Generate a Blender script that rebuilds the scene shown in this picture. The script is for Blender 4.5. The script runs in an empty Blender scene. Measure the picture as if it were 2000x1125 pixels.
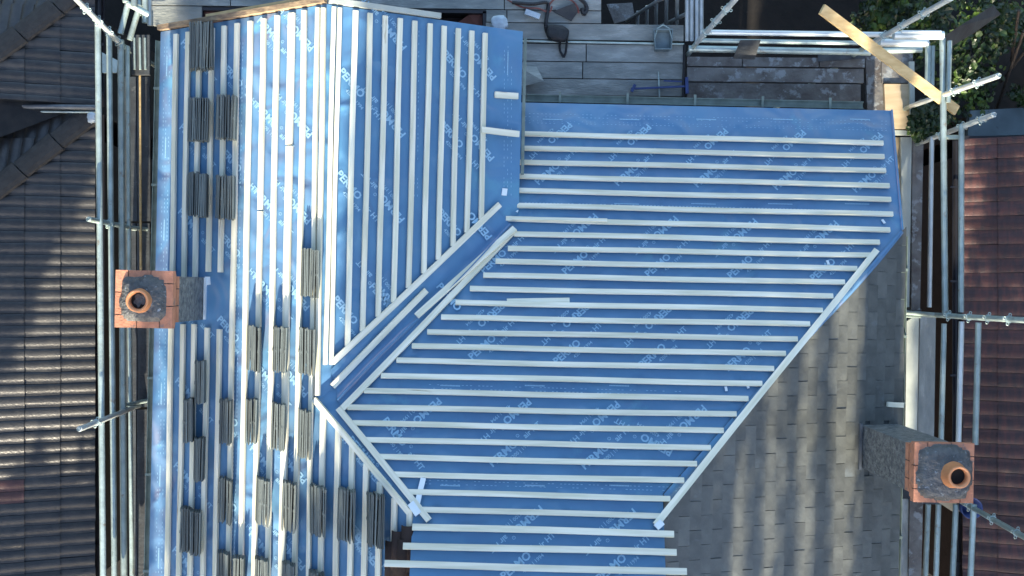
import bpy, bmesh, math, random
from mathutils import Vector, Matrix
random.seed(7)
S = bpy.context.scene
COL = S.collection
rad = math.radians
# ------------------------------------------------------------------ camera, sky, sun, exposure
CAMH, F = 10.0, 2000.0
cam = bpy.data.objects.new('camera', bpy.data.cameras.new('camera'))
cam.data.lens = 36; cam.data.sensor_width = 36; cam.data.clip_end = 500; cam.data.clip_start = 0.05
cam.location = (0, 0, CAMH); COL.objects.link(cam); S.camera = cam
SUN_EL = 23.0; SUN_AZ = -1.5      # the sun stands beyond the bottom of the picture
w = bpy.data.worlds.new('World'); S.world = w; w.use_nodes = True
nt = w.node_tree; bg = nt.nodes['Background']
sky = nt.nodes.new('ShaderNodeTexSky'); sky.sky_type = 'NISHITA'; sky.sun_disc = False
sky.sun_elevation = rad(SUN_EL); sky.sun_rotation = rad(180 - SUN_AZ); sky.air_density = 1.0; sky.dust_density = 1.6
nt.links.new(sky.outputs[0], bg.inputs[0]); bg.inputs[1].default_value = 0.15
sl = bpy.data.lights.new('sun', 'SUN'); sl.energy = 5.0; sl.angle = rad(0.5); sl.color = (1.0, 0.88, 0.68)
so = bpy.data.objects.new('sun', sl); COL.objects.link(so)
sd = Vector((math.sin(rad(SUN_AZ)) * -math.cos(rad(SUN_EL)), math.cos(rad(SUN_AZ)) * math.cos(rad(SUN_EL)), -math.sin(rad(SUN_EL))))
so.rotation_mode = 'QUATERNION'; so.rotation_quaternion = sd.to_track_quat('-Z', 'Y'); so.location = (0, -20, 20)
S.view_settings.view_transform = 'Standard'; S.view_settings.look = 'None'
S.view_settings.exposure = 1.68; S.view_settings.gamma = 1.0; S.view_settings.use_curve_mapping = False
S.render.engine = 'CYCLES'
# ------------------------------------------------------------------ geometry of the place
R_ = rad(1.25); T = 0.404
U = Vector((math.cos(R_), -math.sin(R_), 0)); V = Vector((math.sin(R_), math.cos(R_), 0)); Z = Vector((0, 0, 1))
def flat(z): return (z, 0.0, 0.0)
def P(px, py, pl):
    if not isinstance(pl, tuple): pl = flat(pl)
    dx = (px - 1000) / F; dy = -(py - 562.5) / F
    s = (CAMH - pl[0]) / (1 + pl[1] * dx + pl[2] * dy)
    return Vector((dx * s, dy * s, CAMH - s))
def plane_dir(d, p, t=T):      # surface that rises along horizontal direction d and passes p
    return (p.z - t * d.dot(p), t * d.x, t * d.y)
def uv(p): return (U.dot(p), V.dot(p))
def on(u, v, pl):
    p = U * u + V * v
    return Vector((p.x, p.y, pl[0] + pl[1] * p.x + pl[2] * p.y))
def nrm(pl): return Vector((-pl[1], -pl[2], 1)).normalized()
PM = plane_dir(-V, P(1380, 213, 0.0))                 # big slope that falls to the top of the picture
J = P(622, 783, PM); PL = plane_dir(U, J)             # slope falling left
PG = plane_dir(-U, J)                                 # gable slope falling right
K = P(1762, 450, PM); PR = plane_dir(-U, K)           # old slope falling right
uJ, vJ = uv(J); uK, vK = uv(K)
# ------------------------------------------------------------------ helpers
W = {}
def link(o, parent=None, mw=None):
    COL.objects.link(o)
    mw = mw if mw is not None else Matrix.Identity(4)
    if parent is not None:
        o.parent = parent; o.matrix_basis = W[parent.name].inverted() @ mw
    else: o.matrix_basis = mw
    W[o.name] = mw
    return o
def tag(o, label=None, cat=None, group=None, kind=None):
    if label: o['label'] = label
    if cat: o['category'] = cat
    if group: o['group'] = group
    if kind: o['kind'] = kind
    return o
def thing(name, loc, label, cat, group=None, rot=None):
    o = bpy.data.objects.new(name, None); o.empty_display_size = 0.1
    mw = Matrix.Translation(loc) @ (rot.to_4x4() if rot else Matrix.Identity(4))
    link(o, None, mw); return tag(o, label, cat, group)
class MB:
    def __init__(s): s.v = []; s.f = []
    def add(s, vs, fs):
        n = len(s.v); s.v += [tuple(v) for v in vs]; s.f += [tuple(i + n for i in f) for f in fs]; return s
    def prism(s, pts, down):      # closed slab, top polygon pts, thickness vector down
        n = len(pts); a = [Vector(p) for p in pts]; b = [p + Vector(down) for p in a]
        fs = [tuple(range(n)), tuple(range(2 * n - 1, n - 1, -1))] + [(i, n + i, n + (i + 1) % n, (i + 1) % n) for i in range(n)]
        return s.add(a + b, fs)
    def box(s, x0, x1, y0, y1, z0, z1):
        return s.prism([(x0, y0, z1), (x1, y0, z1), (x1, y1, z1), (x0, y1, z1)], (0, 0, z0 - z1))
    def bar(s, a, b, wid, hei, n=None, lift=0.0):     # bar from a to b, resting on a surface of normal n
        a = Vector(a); b = Vector(b); n = Vector(n) if n is not None else Z
        d = (b - a).normalized(); side = n.cross(d).normalized() * (wid / 2); n = d.cross(side).normalized() * 1.0
        if n.dot(Z) < 0: n = -n
        q = [a - side, a + side, b + side, b - side]
        up = n * (hei + lift); return s.prism([p + up for p in q], -n * hei)
    def tube(s, a, b, r, seg=12, r2=None, cap=True):
        a = Vector(a); b = Vector(b); d = (b - a).normalized()
        x = d.orthogonal().normalized(); y = d.cross(x); r2 = r if r2 is None else r2
        A = [a + (x * math.cos(t) + y * math.sin(t)) * r for t in [2 * math.pi * i / seg for i in range(seg)]]
        B = [b + (x * math.cos(t) + y * math.sin(t)) * r2 for t in [2 * math.pi * i / seg for i in range(seg)]]
        fs = [(i, (i + 1) % seg, seg + (i + 1) % seg, seg + i) for i in range(seg)]
        if cap: fs += [tuple(range(seg - 1, -1, -1)), tuple(range(seg, 2 * seg))]
        return s.add(A + B, fs)
    def path(s, pts, r, seg=8):
        pts = [Vector(p) for p in pts]
        for i in range(len(pts) - 1):
            s.tube(pts[i], pts[i + 1], r, seg)
        return s
    def lathe(s, prof, c, seg=28):
        c = Vector(c); n = len(prof); vs = []
        for k in range(seg):
            t = 2 * math.pi * k / seg
            vs += [c + Vector((r * math.cos(t), r * math.sin(t), z)) for r, z in prof]
        fs = [(k * n + i, ((k + 1) % seg) * n + i, ((k + 1) % seg) * n + i + 1, k * n + i + 1) for k in range(seg) for i in range(n - 1)]
        return s.add(vs, fs)
    def torus(s, c, R, r, ax, seg=12, rs=5):
        c = Vector(c); ax = Vector(ax).normalized(); x = ax.orthogonal().normalized(); y = ax.cross(x); vs = []
        for i in range(seg):
            t = 2 * math.pi * i / seg; d = x * math.cos(t) + y * math.sin(t)
            for j in range(rs):
                q = 2 * math.pi * j / rs; vs.append(c + d * (R + r * math.cos(q)) + ax * r * math.sin(q))
        fs = [(i * rs + j, ((i + 1) % seg) * rs + j, ((i + 1) % seg) * rs + (j + 1) % rs, i * rs + (j + 1) % rs) for i in range(seg) for j in range(rs)]
        return s.add(vs, fs)
    def mesh(s, name, mat, smooth=False):
        me = bpy.data.meshes.new(name); me.from_pydata(s.v, [], s.f); me.materials.append(mat)
        bm = bmesh.new(); bm.from_mesh(me); bmesh.ops.recalc_face_normals(bm, faces=bm.faces); bm.to_mesh(me); bm.free()
        if smooth:
            for p in me.polygons: p.use_smooth = True
        return me
    def build(s, name, mat, parent=None, smooth=False, local=False, center=False):
        c = Vector((0, 0, 0))
        if center and s.v:
            xs = [v[0] for v in s.v]; ys = [v[1] for v in s.v]; zs = [v[2] for v in s.v]
            c = Vector(((min(xs) + max(xs)) / 2, (min(ys) + max(ys)) / 2, min(zs))); s.v = [tuple(Vector(v) - c) for v in s.v]
        o = bpy.data.objects.new(name, s.mesh(name, mat, smooth))
        mw = Matrix.Translation(c)
        if local and parent is not None: mw = W[parent.name] @ mw
        return link(o, parent, mw)
def obj_mesh(name, me, parent, mw): return link(bpy.data.objects.new(name, me), parent, mw)
# ------------------------------------------------------------------ materials
def mat(name, col, rough=0.7, metal=0.0, var=0.25, scale=6.0, bump=0.15, bscale=None, col2=None, stretch=(1, 1, 1), rnd=0.0, spec=0.5, coord='Object', detail=6, patch=None, contrast=(0.35, 0.65)):
    m = bpy.data.materials.new(name); m.use_nodes = True; n = m.node_tree.nodes; l = m.node_tree.links
    b = n['Principled BSDF']; b.inputs['Roughness'].default_value = rough; b.inputs['Metallic'].default_value = metal
    b.inputs['Specular IOR Level'].default_value = spec
    tc = n.new('ShaderNodeTexCoord'); mp = n.new('ShaderNodeMapping'); mp.inputs['Scale'].default_value = stretch
    l.new(tc.outputs[coord], mp.inputs['Vector'])
    no = n.new('ShaderNodeTexNoise'); no.inputs['Scale'].default_value = scale; no.inputs['Detail'].default_value = detail
    vec = mp.outputs[0]
    if rnd:
        oi = n.new('ShaderNodeObjectInfo'); ad = n.new('ShaderNodeVectorMath'); ad.operation = 'ADD'
        mu = n.new('ShaderNodeMath'); mu.operation = 'MULTIPLY'; mu.inputs[1].default_value = 40
        l.new(oi.outputs['Random'], mu.inputs[0]); l.new(mp.outputs[0], ad.inputs[0]); l.new(mu.outputs[0], ad.inputs[1]); vec = ad.outputs[0]
    l.new(vec, no.inputs['Vector'])
    cr = n.new('ShaderNodeValToRGB'); c2 = col2 or tuple(c * (1 - var) for c in col)
    cr.color_ramp.elements[0].position = contrast[0]; cr.color_ramp.elements[1].position = contrast[1]
    cr.color_ramp.elements[0].color = (*c2, 1); cr.color_ramp.elements[1].color = (*col, 1)
    l.new(no.outputs['Fac'], cr.inputs[0]); out = cr.outputs[0]
    if patch:                      # (colour, scale, threshold) worn or stained patches
        n2 = n.new('ShaderNodeTexNoise'); n2.inputs['Scale'].default_value = patch[1]; n2.inputs['Detail'].default_value = 9; n2.inputs['Roughness'].default_value = 0.65
        l.new(vec, n2.inputs['Vector']); r2 = n.new('ShaderNodeValToRGB')
        r2.color_ramp.elements[0].position = patch[2]; r2.color_ramp.elements[1].position = patch[2] + 0.06
        l.new(n2.outputs['Fac'], r2.inputs[0]); mx = n.new('ShaderNodeMix'); mx.data_type = 'RGBA'
        l.new(r2.outputs[0], mx.inputs[0]); l.new(out, mx.inputs[6]); mx.inputs[7].default_value = (*patch[0], 1); out = mx.outputs[2]
    if rnd:
        hs = n.new('ShaderNodeHueSaturation'); mr = n.new('ShaderNodeMapRange'); mr.inputs[3].default_value = 1 - rnd; mr.inputs[4].default_value = 1 + rnd
        l.new(oi.outputs['Random'], mr.inputs[0]); l.new(mr.outputs[0], hs.inputs['Value']); l.new(out, hs.inputs['Color']); out = hs.outputs[0]
    l.new(out, b.inputs['Base Color'])
    if bump:
        bn = n.new('ShaderNodeTexNoise'); bn.inputs['Scale'].default_value = bscale or scale * 3; bn.inputs['Detail'].default_value = 5; l.new(vec, bn.inputs['Vector'])
        bp = n.new('ShaderNodeBump'); bp.inputs['Strength'].default_value = bump; bp.inputs['Distance'].default_value = 0.02
        l.new(bn.outputs['Fac'], bp.inputs['Height']); l.new(bp.outputs[0], b.inputs['Normal'])
    return m
M = {}
M['membrane'] = mat('membrane', (0.045, 0.200, 0.37), 0.52, 0, 0.2, 2.0, 0.9, 3.4, col2=(0.034, 0.155, 0.32), spec=1.0, contrast=(0.3, 0.7), patch=((0.055, 0.23, 0.38), 1.7, 0.60))
M['membrane'].node_tree.nodes['Principled BSDF'].inputs['Sheen Weight'].default_value = 1.0; M['membrane'].node_tree.nodes['Principled BSDF'].inputs['Sheen Tint'].default_value = (1.0, 0.80, 0.92, 1); M['membrane'].node_tree.nodes['Principled BSDF'].inputs['Sheen Roughness'].default_value = 0.45; M['membrane'].node_tree.nodes['Bump'].inputs['Distance'].default_value = 0.07
for n_ in M['membrane'].node_tree.nodes:
    if n_.type == 'TEX_NOISE' and abs(n_.inputs['Scale'].default_value - 3.4) < .01: n_.inputs['Detail'].default_value = 1.2; n_.inputs['Distortion'].default_value = 0.6
M['print'] = mat('print', (0.30, 0.52, 0.70), 0.5, 0, 0.1, 20, 0)
M['tape'] = mat('tape', (0.75, 0.85, 0.9), 0.4, 0, 0.1, 8, 0.1)
M['wood'] = mat('wood', (0.80, 0.79, 0.66), 0.65, 0, 0.15, 5, 0.1, 10, col2=(0.60, 0.60, 0.46), stretch=(0.35, 5, 5), rnd=0.07, patch=((0.34, 0.27, 0.17), 2.6, 0.66))
M['wood_warm'] = mat('wood_warm', (0.62, 0.47, 0.24), 0.6, 0, 0.2, 5, 0.1, 10, col2=(0.50, 0.35, 0.16), stretch=(0.5, 5, 5))
M['wood_old'] = mat('wood_old', (0.34, 0.25, 0.15), 0.7, 0, 0.4, 5, 0.2, 14, col2=(0.14, 0.10, 0.07), stretch=(0.6, 6, 6))
M['new_tile'] = mat('new_tile', (0.12, 0.145, 0.14), 0.6, 0, 0.2, 10, 0.25, 60, rnd=0.42, stretch=(1, 6, 6))
M['old_tile'] = mat('old_tile', (0.115, 0.122, 0.112), 0.33, 0, 0.3, 7, 0.2, 14, rnd=0.15, patch=((0.125, 0.14, 0.14), 3, 0.62), spec=0.6)
M['felt'] = mat('felt', (0.07, 0.08, 0.08), 0.6)
M['left_tile'] = mat('left_tile', (0.048, 0.047, 0.045), 0.36, 0, 0.35, 9, 0.2, 40, col2=(0.028, 0.029, 0.031), rnd=0.22)
M['left_tile_red'] = mat('left_tile_red', (0.10, 0.045, 0.042), 0.5, 0, 0.35, 9, 0.2, 40, rnd=0.15)
M['right_tile'] = mat('right_tile', (0.095, 0.038, 0.033), 0.5, 0, 0.45, 5, 0.3, 40, col2=(0.045, 0.027, 0.028), rnd=0.3, stretch=(1, 4, 1))
M['mortar'] = mat('mortar', (0.055, 0.052, 0.05), 0.85, 0, 0.3, 14, 0.4, 50)
M['cement'] = mat('cement', (0.105, 0.11, 0.11), 0.5, 0, 0.5, 16, 1.0, 34, col2=(0.06, 0.065, 0.068), patch=((0.25, 0.29, 0.32), 26, 0.60))
M['render'] = mat('render', (0.19, 0.21, 0.21), 0.5, 0, 0.4, 22, 1.0, 38, col2=(0.06, 0.075, 0.09), patch=((0.24, 0.28, 0.31), 30, 0.60))
M['brick'] = mat('brick', (0.50, 0.22, 0.13), 0.8, 0, 0.25, 14, 0.3, 60, rnd=0.13, patch=((0.24, 0.15, 0.12), 10, 0.58))
M['wallbrick'] = mat('wallbrick', (0.035, 0.020, 0.017), 0.85, 0, 0.3, 9, 0.3)
M['pot'] = mat('pot', (0.62, 0.27, 0.12), 0.55, 0, 0.15, 9, 0.1, 30)
M['soot'] = mat('soot', (0.008, 0.007, 0.007), 0.9)
M['galv'] = mat('galv', (0.38, 0.48, 0.47), 0.42, 0.4, 0.3, 7, 0.2, 30, rnd=0.14, patch=((0.26, 0.25, 0.21), 9, 0.60))
M['galv_bright'] = mat('galv_bright', (0.62, 0.68, 0.68), 0.35, 0.4, 0.15, 7, 0.1, 30, rnd=0.08)
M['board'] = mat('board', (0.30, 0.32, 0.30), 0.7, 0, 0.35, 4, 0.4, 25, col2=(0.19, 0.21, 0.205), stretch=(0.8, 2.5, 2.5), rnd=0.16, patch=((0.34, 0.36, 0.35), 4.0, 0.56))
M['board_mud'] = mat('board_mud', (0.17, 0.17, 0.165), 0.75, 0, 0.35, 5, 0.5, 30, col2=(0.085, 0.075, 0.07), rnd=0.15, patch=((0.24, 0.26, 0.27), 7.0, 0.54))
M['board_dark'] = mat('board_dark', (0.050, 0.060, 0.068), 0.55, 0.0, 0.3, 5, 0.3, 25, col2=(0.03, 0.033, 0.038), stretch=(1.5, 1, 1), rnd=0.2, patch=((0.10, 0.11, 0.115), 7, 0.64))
M['ply'] = mat('ply', (0.50, 0.40, 0.26), 0.65, 0, 0.2, 4, 0.1, 20, col2=(0.40, 0.31, 0.19), stretch=(4, 0.8, 1))
M['pale_board'] = mat('pale_board', (0.42, 0.46, 0.42), 0.6, 0, 0.2, 4, 0.1, 20)
M['gutter'] = mat('gutter', (0.20, 0.26, 0.23), 0.5, 0.1, 0.3, 10, 0.1, 30)
M['darkplastic'] = mat('darkplastic', (0.02, 0.02, 0.024), 0.35)
M['bag'] = mat('bag', (0.018, 0.022, 0.028), 0.6, 0, 0.4, 20, 0.4, 60)
M['tub'] = mat('tub', (0.15, 0.21, 0.23), 0.5, 0, 0.25, 12, 0.1, 30)
M['blue_steel'] = mat('blue_steel', (0.05, 0.08, 0.22), 0.4, 0.3, 0.3, 12, 0.1)
M['cable_red'] = mat('cable_red', (0.20, 0.06, 0.05), 0.5)
M['cable_black'] = mat('cable_black', (0.012, 0.013, 0.016), 0.45)
M['rag'] = mat('rag', (0.50, 0.60, 0.68), 0.8, 0, 0.2, 14, 0.5, 20)
M['terracotta'] = mat('terracotta', (0.27, 0.11, 0.085), 0.7, 0, 0.25, 8, 0.2)
M['soil'] = mat('soil', (0.012, 0.010, 0.009), 0.95, 0, 0.5, 3, 0.6, 9, patch=((0.022, 0.02, 0.018), 9, 0.66))
M['leaf'] = mat('leaf', (0.075, 0.14, 0.025), 0.45, 0, 0.5, 3.0, 0, col2=(0.012, 0.030, 0.009), contrast=(0.48, 0.66))
M['leaf_dark'] = mat('leaf_dark', (0.03, 0.06, 0.018), 0.5, 0, 0.5, 1.5, 0, col2=(0.014, 0.03, 0.010))
M['bark'] = mat('bark', (0.07, 0.055, 0.045), 0.85, 0, 0.4, 12, 0.4)
M['shed'] = mat('shed', (0.17, 0.23, 0.25), 0.55, 0, 0.3, 3, 0.3, 12, patch=((0.08, 0.11, 0.12), 5, 0.60))
M['wallpale'] = mat('wallpale', (0.22, 0.20, 0.17), 0.9, 0, 0.2, 5, 0.2)
M['alu'] = mat('alu', (0.45, 0.52, 0.55), 0.3, 0.5, 0.2, 8, 0.1, 30)
M['lead'] = mat('lead', (0.15, 0.17, 0.19), 0.45, 0.2, 0.3, 10, 0.2, 20)
# ------------------------------------------------------------------ ground
g = MB(); g.box(-120, 120, -120, 120, -6.1, -5.6)
tag(g.build('ground', M['soil']), kind='structure')
# ------------------------------------------------------------------ the house
HZ = 0.08
uE = uv(P(303, 560, PL))[0]                       # left eaves
vT = uv(P(630, 9, PL))[1]                         # gable end
uG = uv(P(1017, 250, PG))[0]
vTL = uv(P(306, 63, PL))[1]; vTR = uv(P(1018, 61, PG))[1]
vM = uv(P(1380, 208, PM))[1]                      # top eaves
uV = uv(P(1743, 225, PM))[0]
uC = uv(P(806, 1010, PM))[0]; uX = uv(P(1298, 1060, PM))[0]
def zof(pl, u, v): return on(u, v, pl).z
vGM = vJ + (uG - uJ)                              # valley meets right gable eaves
house = thing('house', U * 0 + V * 0 + Z * -5.6, 'large house being re-roofed, blue membrane and pale battens on its slopes', 'house')
vB = -6.0
vC = vJ - (uC - uJ); vX = vK - (uK - uX)
slabs = [
 ('roof_membrane', [on(uE, vB, PL), on(uC, vB, PL), on(uC, vC, PL), on(uJ, vJ, PL), on(uJ, vT, PL), on(uE, vTL, PL)], 'membrane', 'blue membrane on the left slope under stacks of tiles'),
 ('roof_membrane', [on(uJ, vJ, PG), on(uG, vGM, PG), on(uG, vTR, PG), on(uJ, vT, PG)], 'membrane', 'blue membrane on the right side of the gable wing'),
 ('roof_membrane', [on(uC, -3.9, PM), on(uX, -3.9, PM), on(uX, vX, PM), on(uK, vK, PM), on(uV, vM, PM), on(uG, vM, PM), on(uG, vGM, PM), on(uJ, vJ, PM), on(uC, vC, PM)], 'membrane', 'blue membrane on the largest slope in the middle'),
 ('felt_underlay', [on(uX, vB, PR), on(uK, vB, PR), on(uK, vK, PR), on(uX, vX, PR)], 'felt', None),
]
memb = []
for nm, pts, m, lab in slabs:
    o = MB().prism(pts, (0, 0, -HZ)).build(nm, M[m], house); memb.append(o)
    if lab: o['label'] = lab
# cheeks of the raised middle strip
MB().prism([on(uX - .02, vX, PM) - Z * .01, on(uX - .02, -3.9, PM) - Z * .01, on(uX - .06, -3.9, PM) - Z * .01, on(uX - .06, vX, PM) - Z * .01], (0, 0, -.6)).build('cheek_board', M['felt'], house)
MB().prism([on(uC + .02, vC - .02, PM) - Z * .01, on(uC + .02, -3.9, PM) - Z * .01, on(uC + .06, -3.9, PM) - Z * .01, on(uC + .06, vC - .02, PM) - Z * .01], (0, 0, -.6)).build('cheek_board', M['wood_old'], house)
# walls
wb = MB()
def wallbox(u0, u1, v0, v1, zt):
    wb.prism([U * a + V * b + Z * zt for a, b in ((u0, v0), (u1, v0), (u1, v1), (u0, v1))], (0, 0, -5.6 - zt))
wallbox(uE + .3, uK - .3, -5.8, vM - .35, -0.12); wallbox(uE + .3, uG - .25, vM - .3, vT - .3, 0.2)
wb.prism([on(uE + .3, vT - .3, PL) - Z * .1, on(uJ, vT - .3, PL) - Z * .1, on(uG - .25, vT - .3, PG) - Z * .1, on(uG - .25, vT - .3, PG) * 1 - Z * .6, on(uE + .3, vT - .3, PL) - Z * .6], V * -.1)
wb.build('wall', M['wallbrick'], house)
# --- battens
def batten(a, b, pl, wid=.048, hei=.026, lift=.014, name='batten', mtl='wood', parent=house):
    A = P(*a, pl); B = P(*b, pl); n = nrm(pl); d = (B - A); L = d.length; d.normalize(); s = n.cross(d)
    me = MB().box(-L / 2, L / 2, -wid / 2, wid / 2, 0, hei)
    # a slight natural bow and uneven edges
    k = MB(); N = max(2, int(L / .35)); vs = []; ph = random.random() * 9; am = .003
    for i in range(N + 1):
        x = -L / 2 + L * i / N; dy = am * math.sin(i * .9 + ph) ; dz = 0
        vs += [(x, -wid / 2 + dy, 0), (x, wid / 2 + dy, 0), (x, wid / 2 + dy, hei), (x, -wid / 2 + dy, hei)]
    fs = [(0, 1, 2, 3), (4 * N + 3, 4 * N + 2, 4 * N + 1, 4 * N)]
    for i in range(N):
        o = 4 * i
        for q in range(4): fs.append((o + q, o + 4 + q, o + 4 + (q + 1) % 4, o + (q + 1) % 4))
    k.add(vs, fs)
    mw = Matrix.Translation((A + B) / 2 + n * lift) @ Matrix((d, s, n)).transposed().to_4x4()
    o = bpy.data.objects.new(name, k.mesh(name, M[mtl])); return link(o, parent, mw)
sL = -.0168
def vb(x250, y0, y1, pl, s=sL, **k): return batten((x250 + s * (y0 - 250), y0), (x250 + s * (y1 - 250), y1), pl, **k)
topy = lambda x: 66 - (x - 308) * 57 / 322
for x, segs in ((345, [(68, 1180)]), (368, [(64, 541), (633, 1180)]), (390, [(60, 541), (633, 1180)]), (415, [(56, 531), (640, 1180)]),
                (439, [(52, 532), (643, 1180)]), (464, [(47, 1180)]), (489, [(43, 1180)]), (515, [(38, 410), (413, 1180)]),
                (541, [(32, 1180)]), (569, [(27, 283), (286, 1180)]), (594, [(22, 1180)]), (620, [(17, 1180)]), (632, [(17, 772)])):
    for a, b in segs: vb(x, a, b, PL, wid=(.045 if x < 610 else .038) if x != 569 else .062)
for x, y in ((635, 802), (664, 835), (691, 870), (718, 905), (745, 940), (773, 972)):
    batten((x, y), (x + sL * (1180 - y), 1180), PL)
batten((803, 992), (800, 1180), PL)
gl = lambda x: 705 - (x - 650) * 305 / 322
for x in (645, 656, 687, 716.5, 746, 775, 804, 833, 860.5, 888, 915, 941.5):
    yt = 14 + (x - 640) * .173; ye = gl(x - 8) if x > 660 else 712
    s = -.024
    for _ in range(4): ye = gl(x + s * (ye - 250)) - 4 if x > 660 else 712
    batten((x + s * (yt - 250), yt), (x + s * (ye - 250), ye), PG, wid=.046 if x > 660 else .036)
MBAT = [(1020,264,1723,282),(1020,292,1725,309),(1010,319,1728,336),(1010,347,1735,365),(1010,375,1738,392),(1010,404,1742,421),(988,430,1736,451),
 (1004,459,1716,476),(992,487,1700,501),(968,513,1672,527),(944,540,1648,554),(918,566,1625,580),(890,593,1605,608),(862,622,1580,635),(835,650,1556,664),
 (805,678,1533,693),(775,706,1510,722),(745,735,1487,751),(712,765,1460,781),(680,797,1437,811),(690,828,1412,843),(715,860,1387,876),(742,894,1360,908),
 (770,928,1335,940),(797,962,1308,975),(825,996,1288,1009)]
for a, b, c, d in MBAT: batten((a, b), (c, d), PM, wid=.044)
for a, b, c, d in [(806,1030,1315,1044),(788,1067,1320,1080),(752,1102,1340,1118)]: batten((a, b), (c, d), PM, wid=.052, lift=.02)
# diagonal battens, lifted to lie over the cut ends
batten((648, 708), (974, 400), PG, wid=.054, lift=.017)
batten((1006, 452), (664, 806), PM, wid=.054, lift=.017)
batten((662, 799), (838, 1018), PM, wid=.054, lift=.018)
batten((617, 779), (803, 1000), PL, wid=.050, lift=.017)
batten((1710, 491), (1279, 1026), PM, wid=.056, lift=.017)
batten((990, 590), (1112, 589), PM, wid=.045, lift=.006)
batten((1000, 431), (1185, 434), PM, wid=.03, lift=.03)
# barge boards along the gable end
nb = MB(); a, b = on(uE, vTL + .03, PL), on(uJ, vT + .03, PL)
nb.bar(a, b, .045, .05, nrm(PL)); nb.build('barge_board', M['wood_old'], house)
MB().bar(on(uE + .5, vTL + (vT - vTL) * .3 + .07, PL) - Z * .03, on(uJ, vT + .075, PL) - Z * .03, .03, .05, nrm(PL)).build('barge_board', M['wood_warm'], house)
MB().bar(on(uJ + .01, vT + .03, PG), on(uJ + .95, vT + .03 + (vTR - vT) * .545, PG), .045, .04, nrm(PG)).build('barge_board', M['pale_board'], house)
# folded membrane edges, hip strip, valley sheet
def strip(pts, pl, wd, name, m, lift=.01, th=.006, nz=.004, seg=30):
    A = P(*pts[0], pl); B = P(*pts[1], pl); n = nrm(pl); d = (B - A); L = d.length; d.normalize(); s = n.cross(d); k = MB(); vs = []
    for i in range(seg + 1):
        w2 = wd / 2 * (1 + .12 * math.sin(i * 1.7) + .08 * random.uniform(-1, 1))
        c = A + d * (L * i / seg)
        for q in (-1, -.33, .33, 1): vs.append(c + s * (w2 * q) + n * (lift + random.uniform(0, nz) + (.008 if abs(q) < .5 else 0)))
    fs = [(4 * i + q, 4 * i + q + 1, 4 * i + q + 5, 4 * i + q + 4) for i in range(seg) for q in range(3)]
    k.add(vs, fs)
    o = k.build(name, M[m], house, smooth=True); return o
# valley membrane, rumpled, laid over the valley line
def sheet(corners, nu, nv, f, name, m, parent):
    k = MB(); vs = []
    for j in range(nv + 1):
        for i in range(nu + 1):
            s, t = i / nu, j / nv
            p = corners[0].lerp(corners[1], s).lerp(corners[3].lerp(corners[2], s), t); vs.append(f(p, s, t))
    k.add(vs, [(j * (nu + 1) + i, j * (nu + 1) + i + 1, (j + 1) * (nu + 1) + i + 1, (j + 1) * (nu + 1) + i) for j in range(nv) for i in range(nu)])
    return k.build(name, m, parent, smooth=True)
from mathutils import noise
def vf(p, s, t):
    a = PG[0] + PG[1] * p.x + PG[2] * p.y; b = PM[0] + PM[1] * p.x + PM[2] * p.y
    z = max(a, b) + .010
    # crease running along the valley's lower side
    z += .085 * math.exp(-((t - .20 - .05 * math.sin(s * 7)) / .06) ** 2) * (0.35 + .65 * abs(math.sin(s * 5.3 + .6)))
    z += .010 * noise.noise(Vector((p.x * 3.5, p.y * 3.5, 1)))
    return Vector((p.x, p.y, max(z, max(a, b) + .005)))
A1 = P(628, 783, PM); A2 = P(1016, 418, PM); c0 = P(664, 793, PM); c1 = P(1006, 446, PM); c2 = P(972, 412, PG); c3 = P(646, 722, PG)
valley = sheet([c0, c1, c2, c3], 60, 26, vf, 'valley_membrane', M['membrane'], house)
# hip strip beside the right-hand hip: rolled over onto the old slope
hp0 = on(uK - .02, vK, PR); hp1 = on(uX, vX, PR)
def hf(p, s, t):
    z = PR[0] + PR[1] * p.x + PR[2] * p.y + .024 + .006 * noise.noise(Vector((p.x * 6, p.y * 6, 3))) + (.014 if .25 < t < .6 else 0)
    return Vector((p.x, p.y, z)) + U * (.02 * math.sin(s * 9) * t)
off = (U + V).normalized() * -1
dn = (U * 1 - V * 1).normalized()
hip = sheet([hp0 - dn * .0, hp1 - dn * .0, hp1 + dn * .075, hp0 + dn * .035], 50, 4, hf, 'hip_membrane_edge', M['membrane'], house)
# dangling verge edge at right end of the main slope
MB().bar(on(uV - .004, vM, PM), on(uK, vK, PM), .014, .02, nrm(PM)).build('verge_fold', M['membrane'], house)
# offcut taped sheets
# ------------------------------------------------------------------ print on the membrane
def text_geo(body, size, offx=0, offy=0, bold=.004):
    c = bpy.data.curves.new('t', 'FONT'); c.body = body; c.size = size; c.resolution_u = 2; c.offset = bold
    o = bpy.data.objects.new('t', c); COL.objects.link(o); dg = bpy.context.evaluated_depsgraph_get()
    me = bpy.data.meshes.new_from_object(o.evaluated_get(dg))
    r = ([(v.co.x + offx, v.co.y + offy) for v in me.vertices], [tuple(p.vertices) for p in me.polygons])
    bpy.data.objects.remove(o); bpy.data.curves.remove(c); bpy.data.meshes.remove(me); return r
tg = [text_geo('PERMO', .092, 0, 0, .003), text_geo('\u00ae', .04, .325, .05, .001), text_geo('air HT', .068, .375, 0, .0015), text_geo('4200 | 1994', .045, .16, -.062, .0006)]
def place_text(mb, px, py, ang, pl, sc=1.0, lift=.0035):
    A = P(px, py, pl); B = P(px + 40 * math.cos(rad(ang)), py - 40 * math.sin(rad(ang)), pl); n = nrm(pl); d = (B - A).normalized(); s = n.cross(d)
    for vs, fs in tg: mb.add([A + d * (x * sc) + s * (y * sc) + n * lift for x, y in vs], fs)
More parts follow.
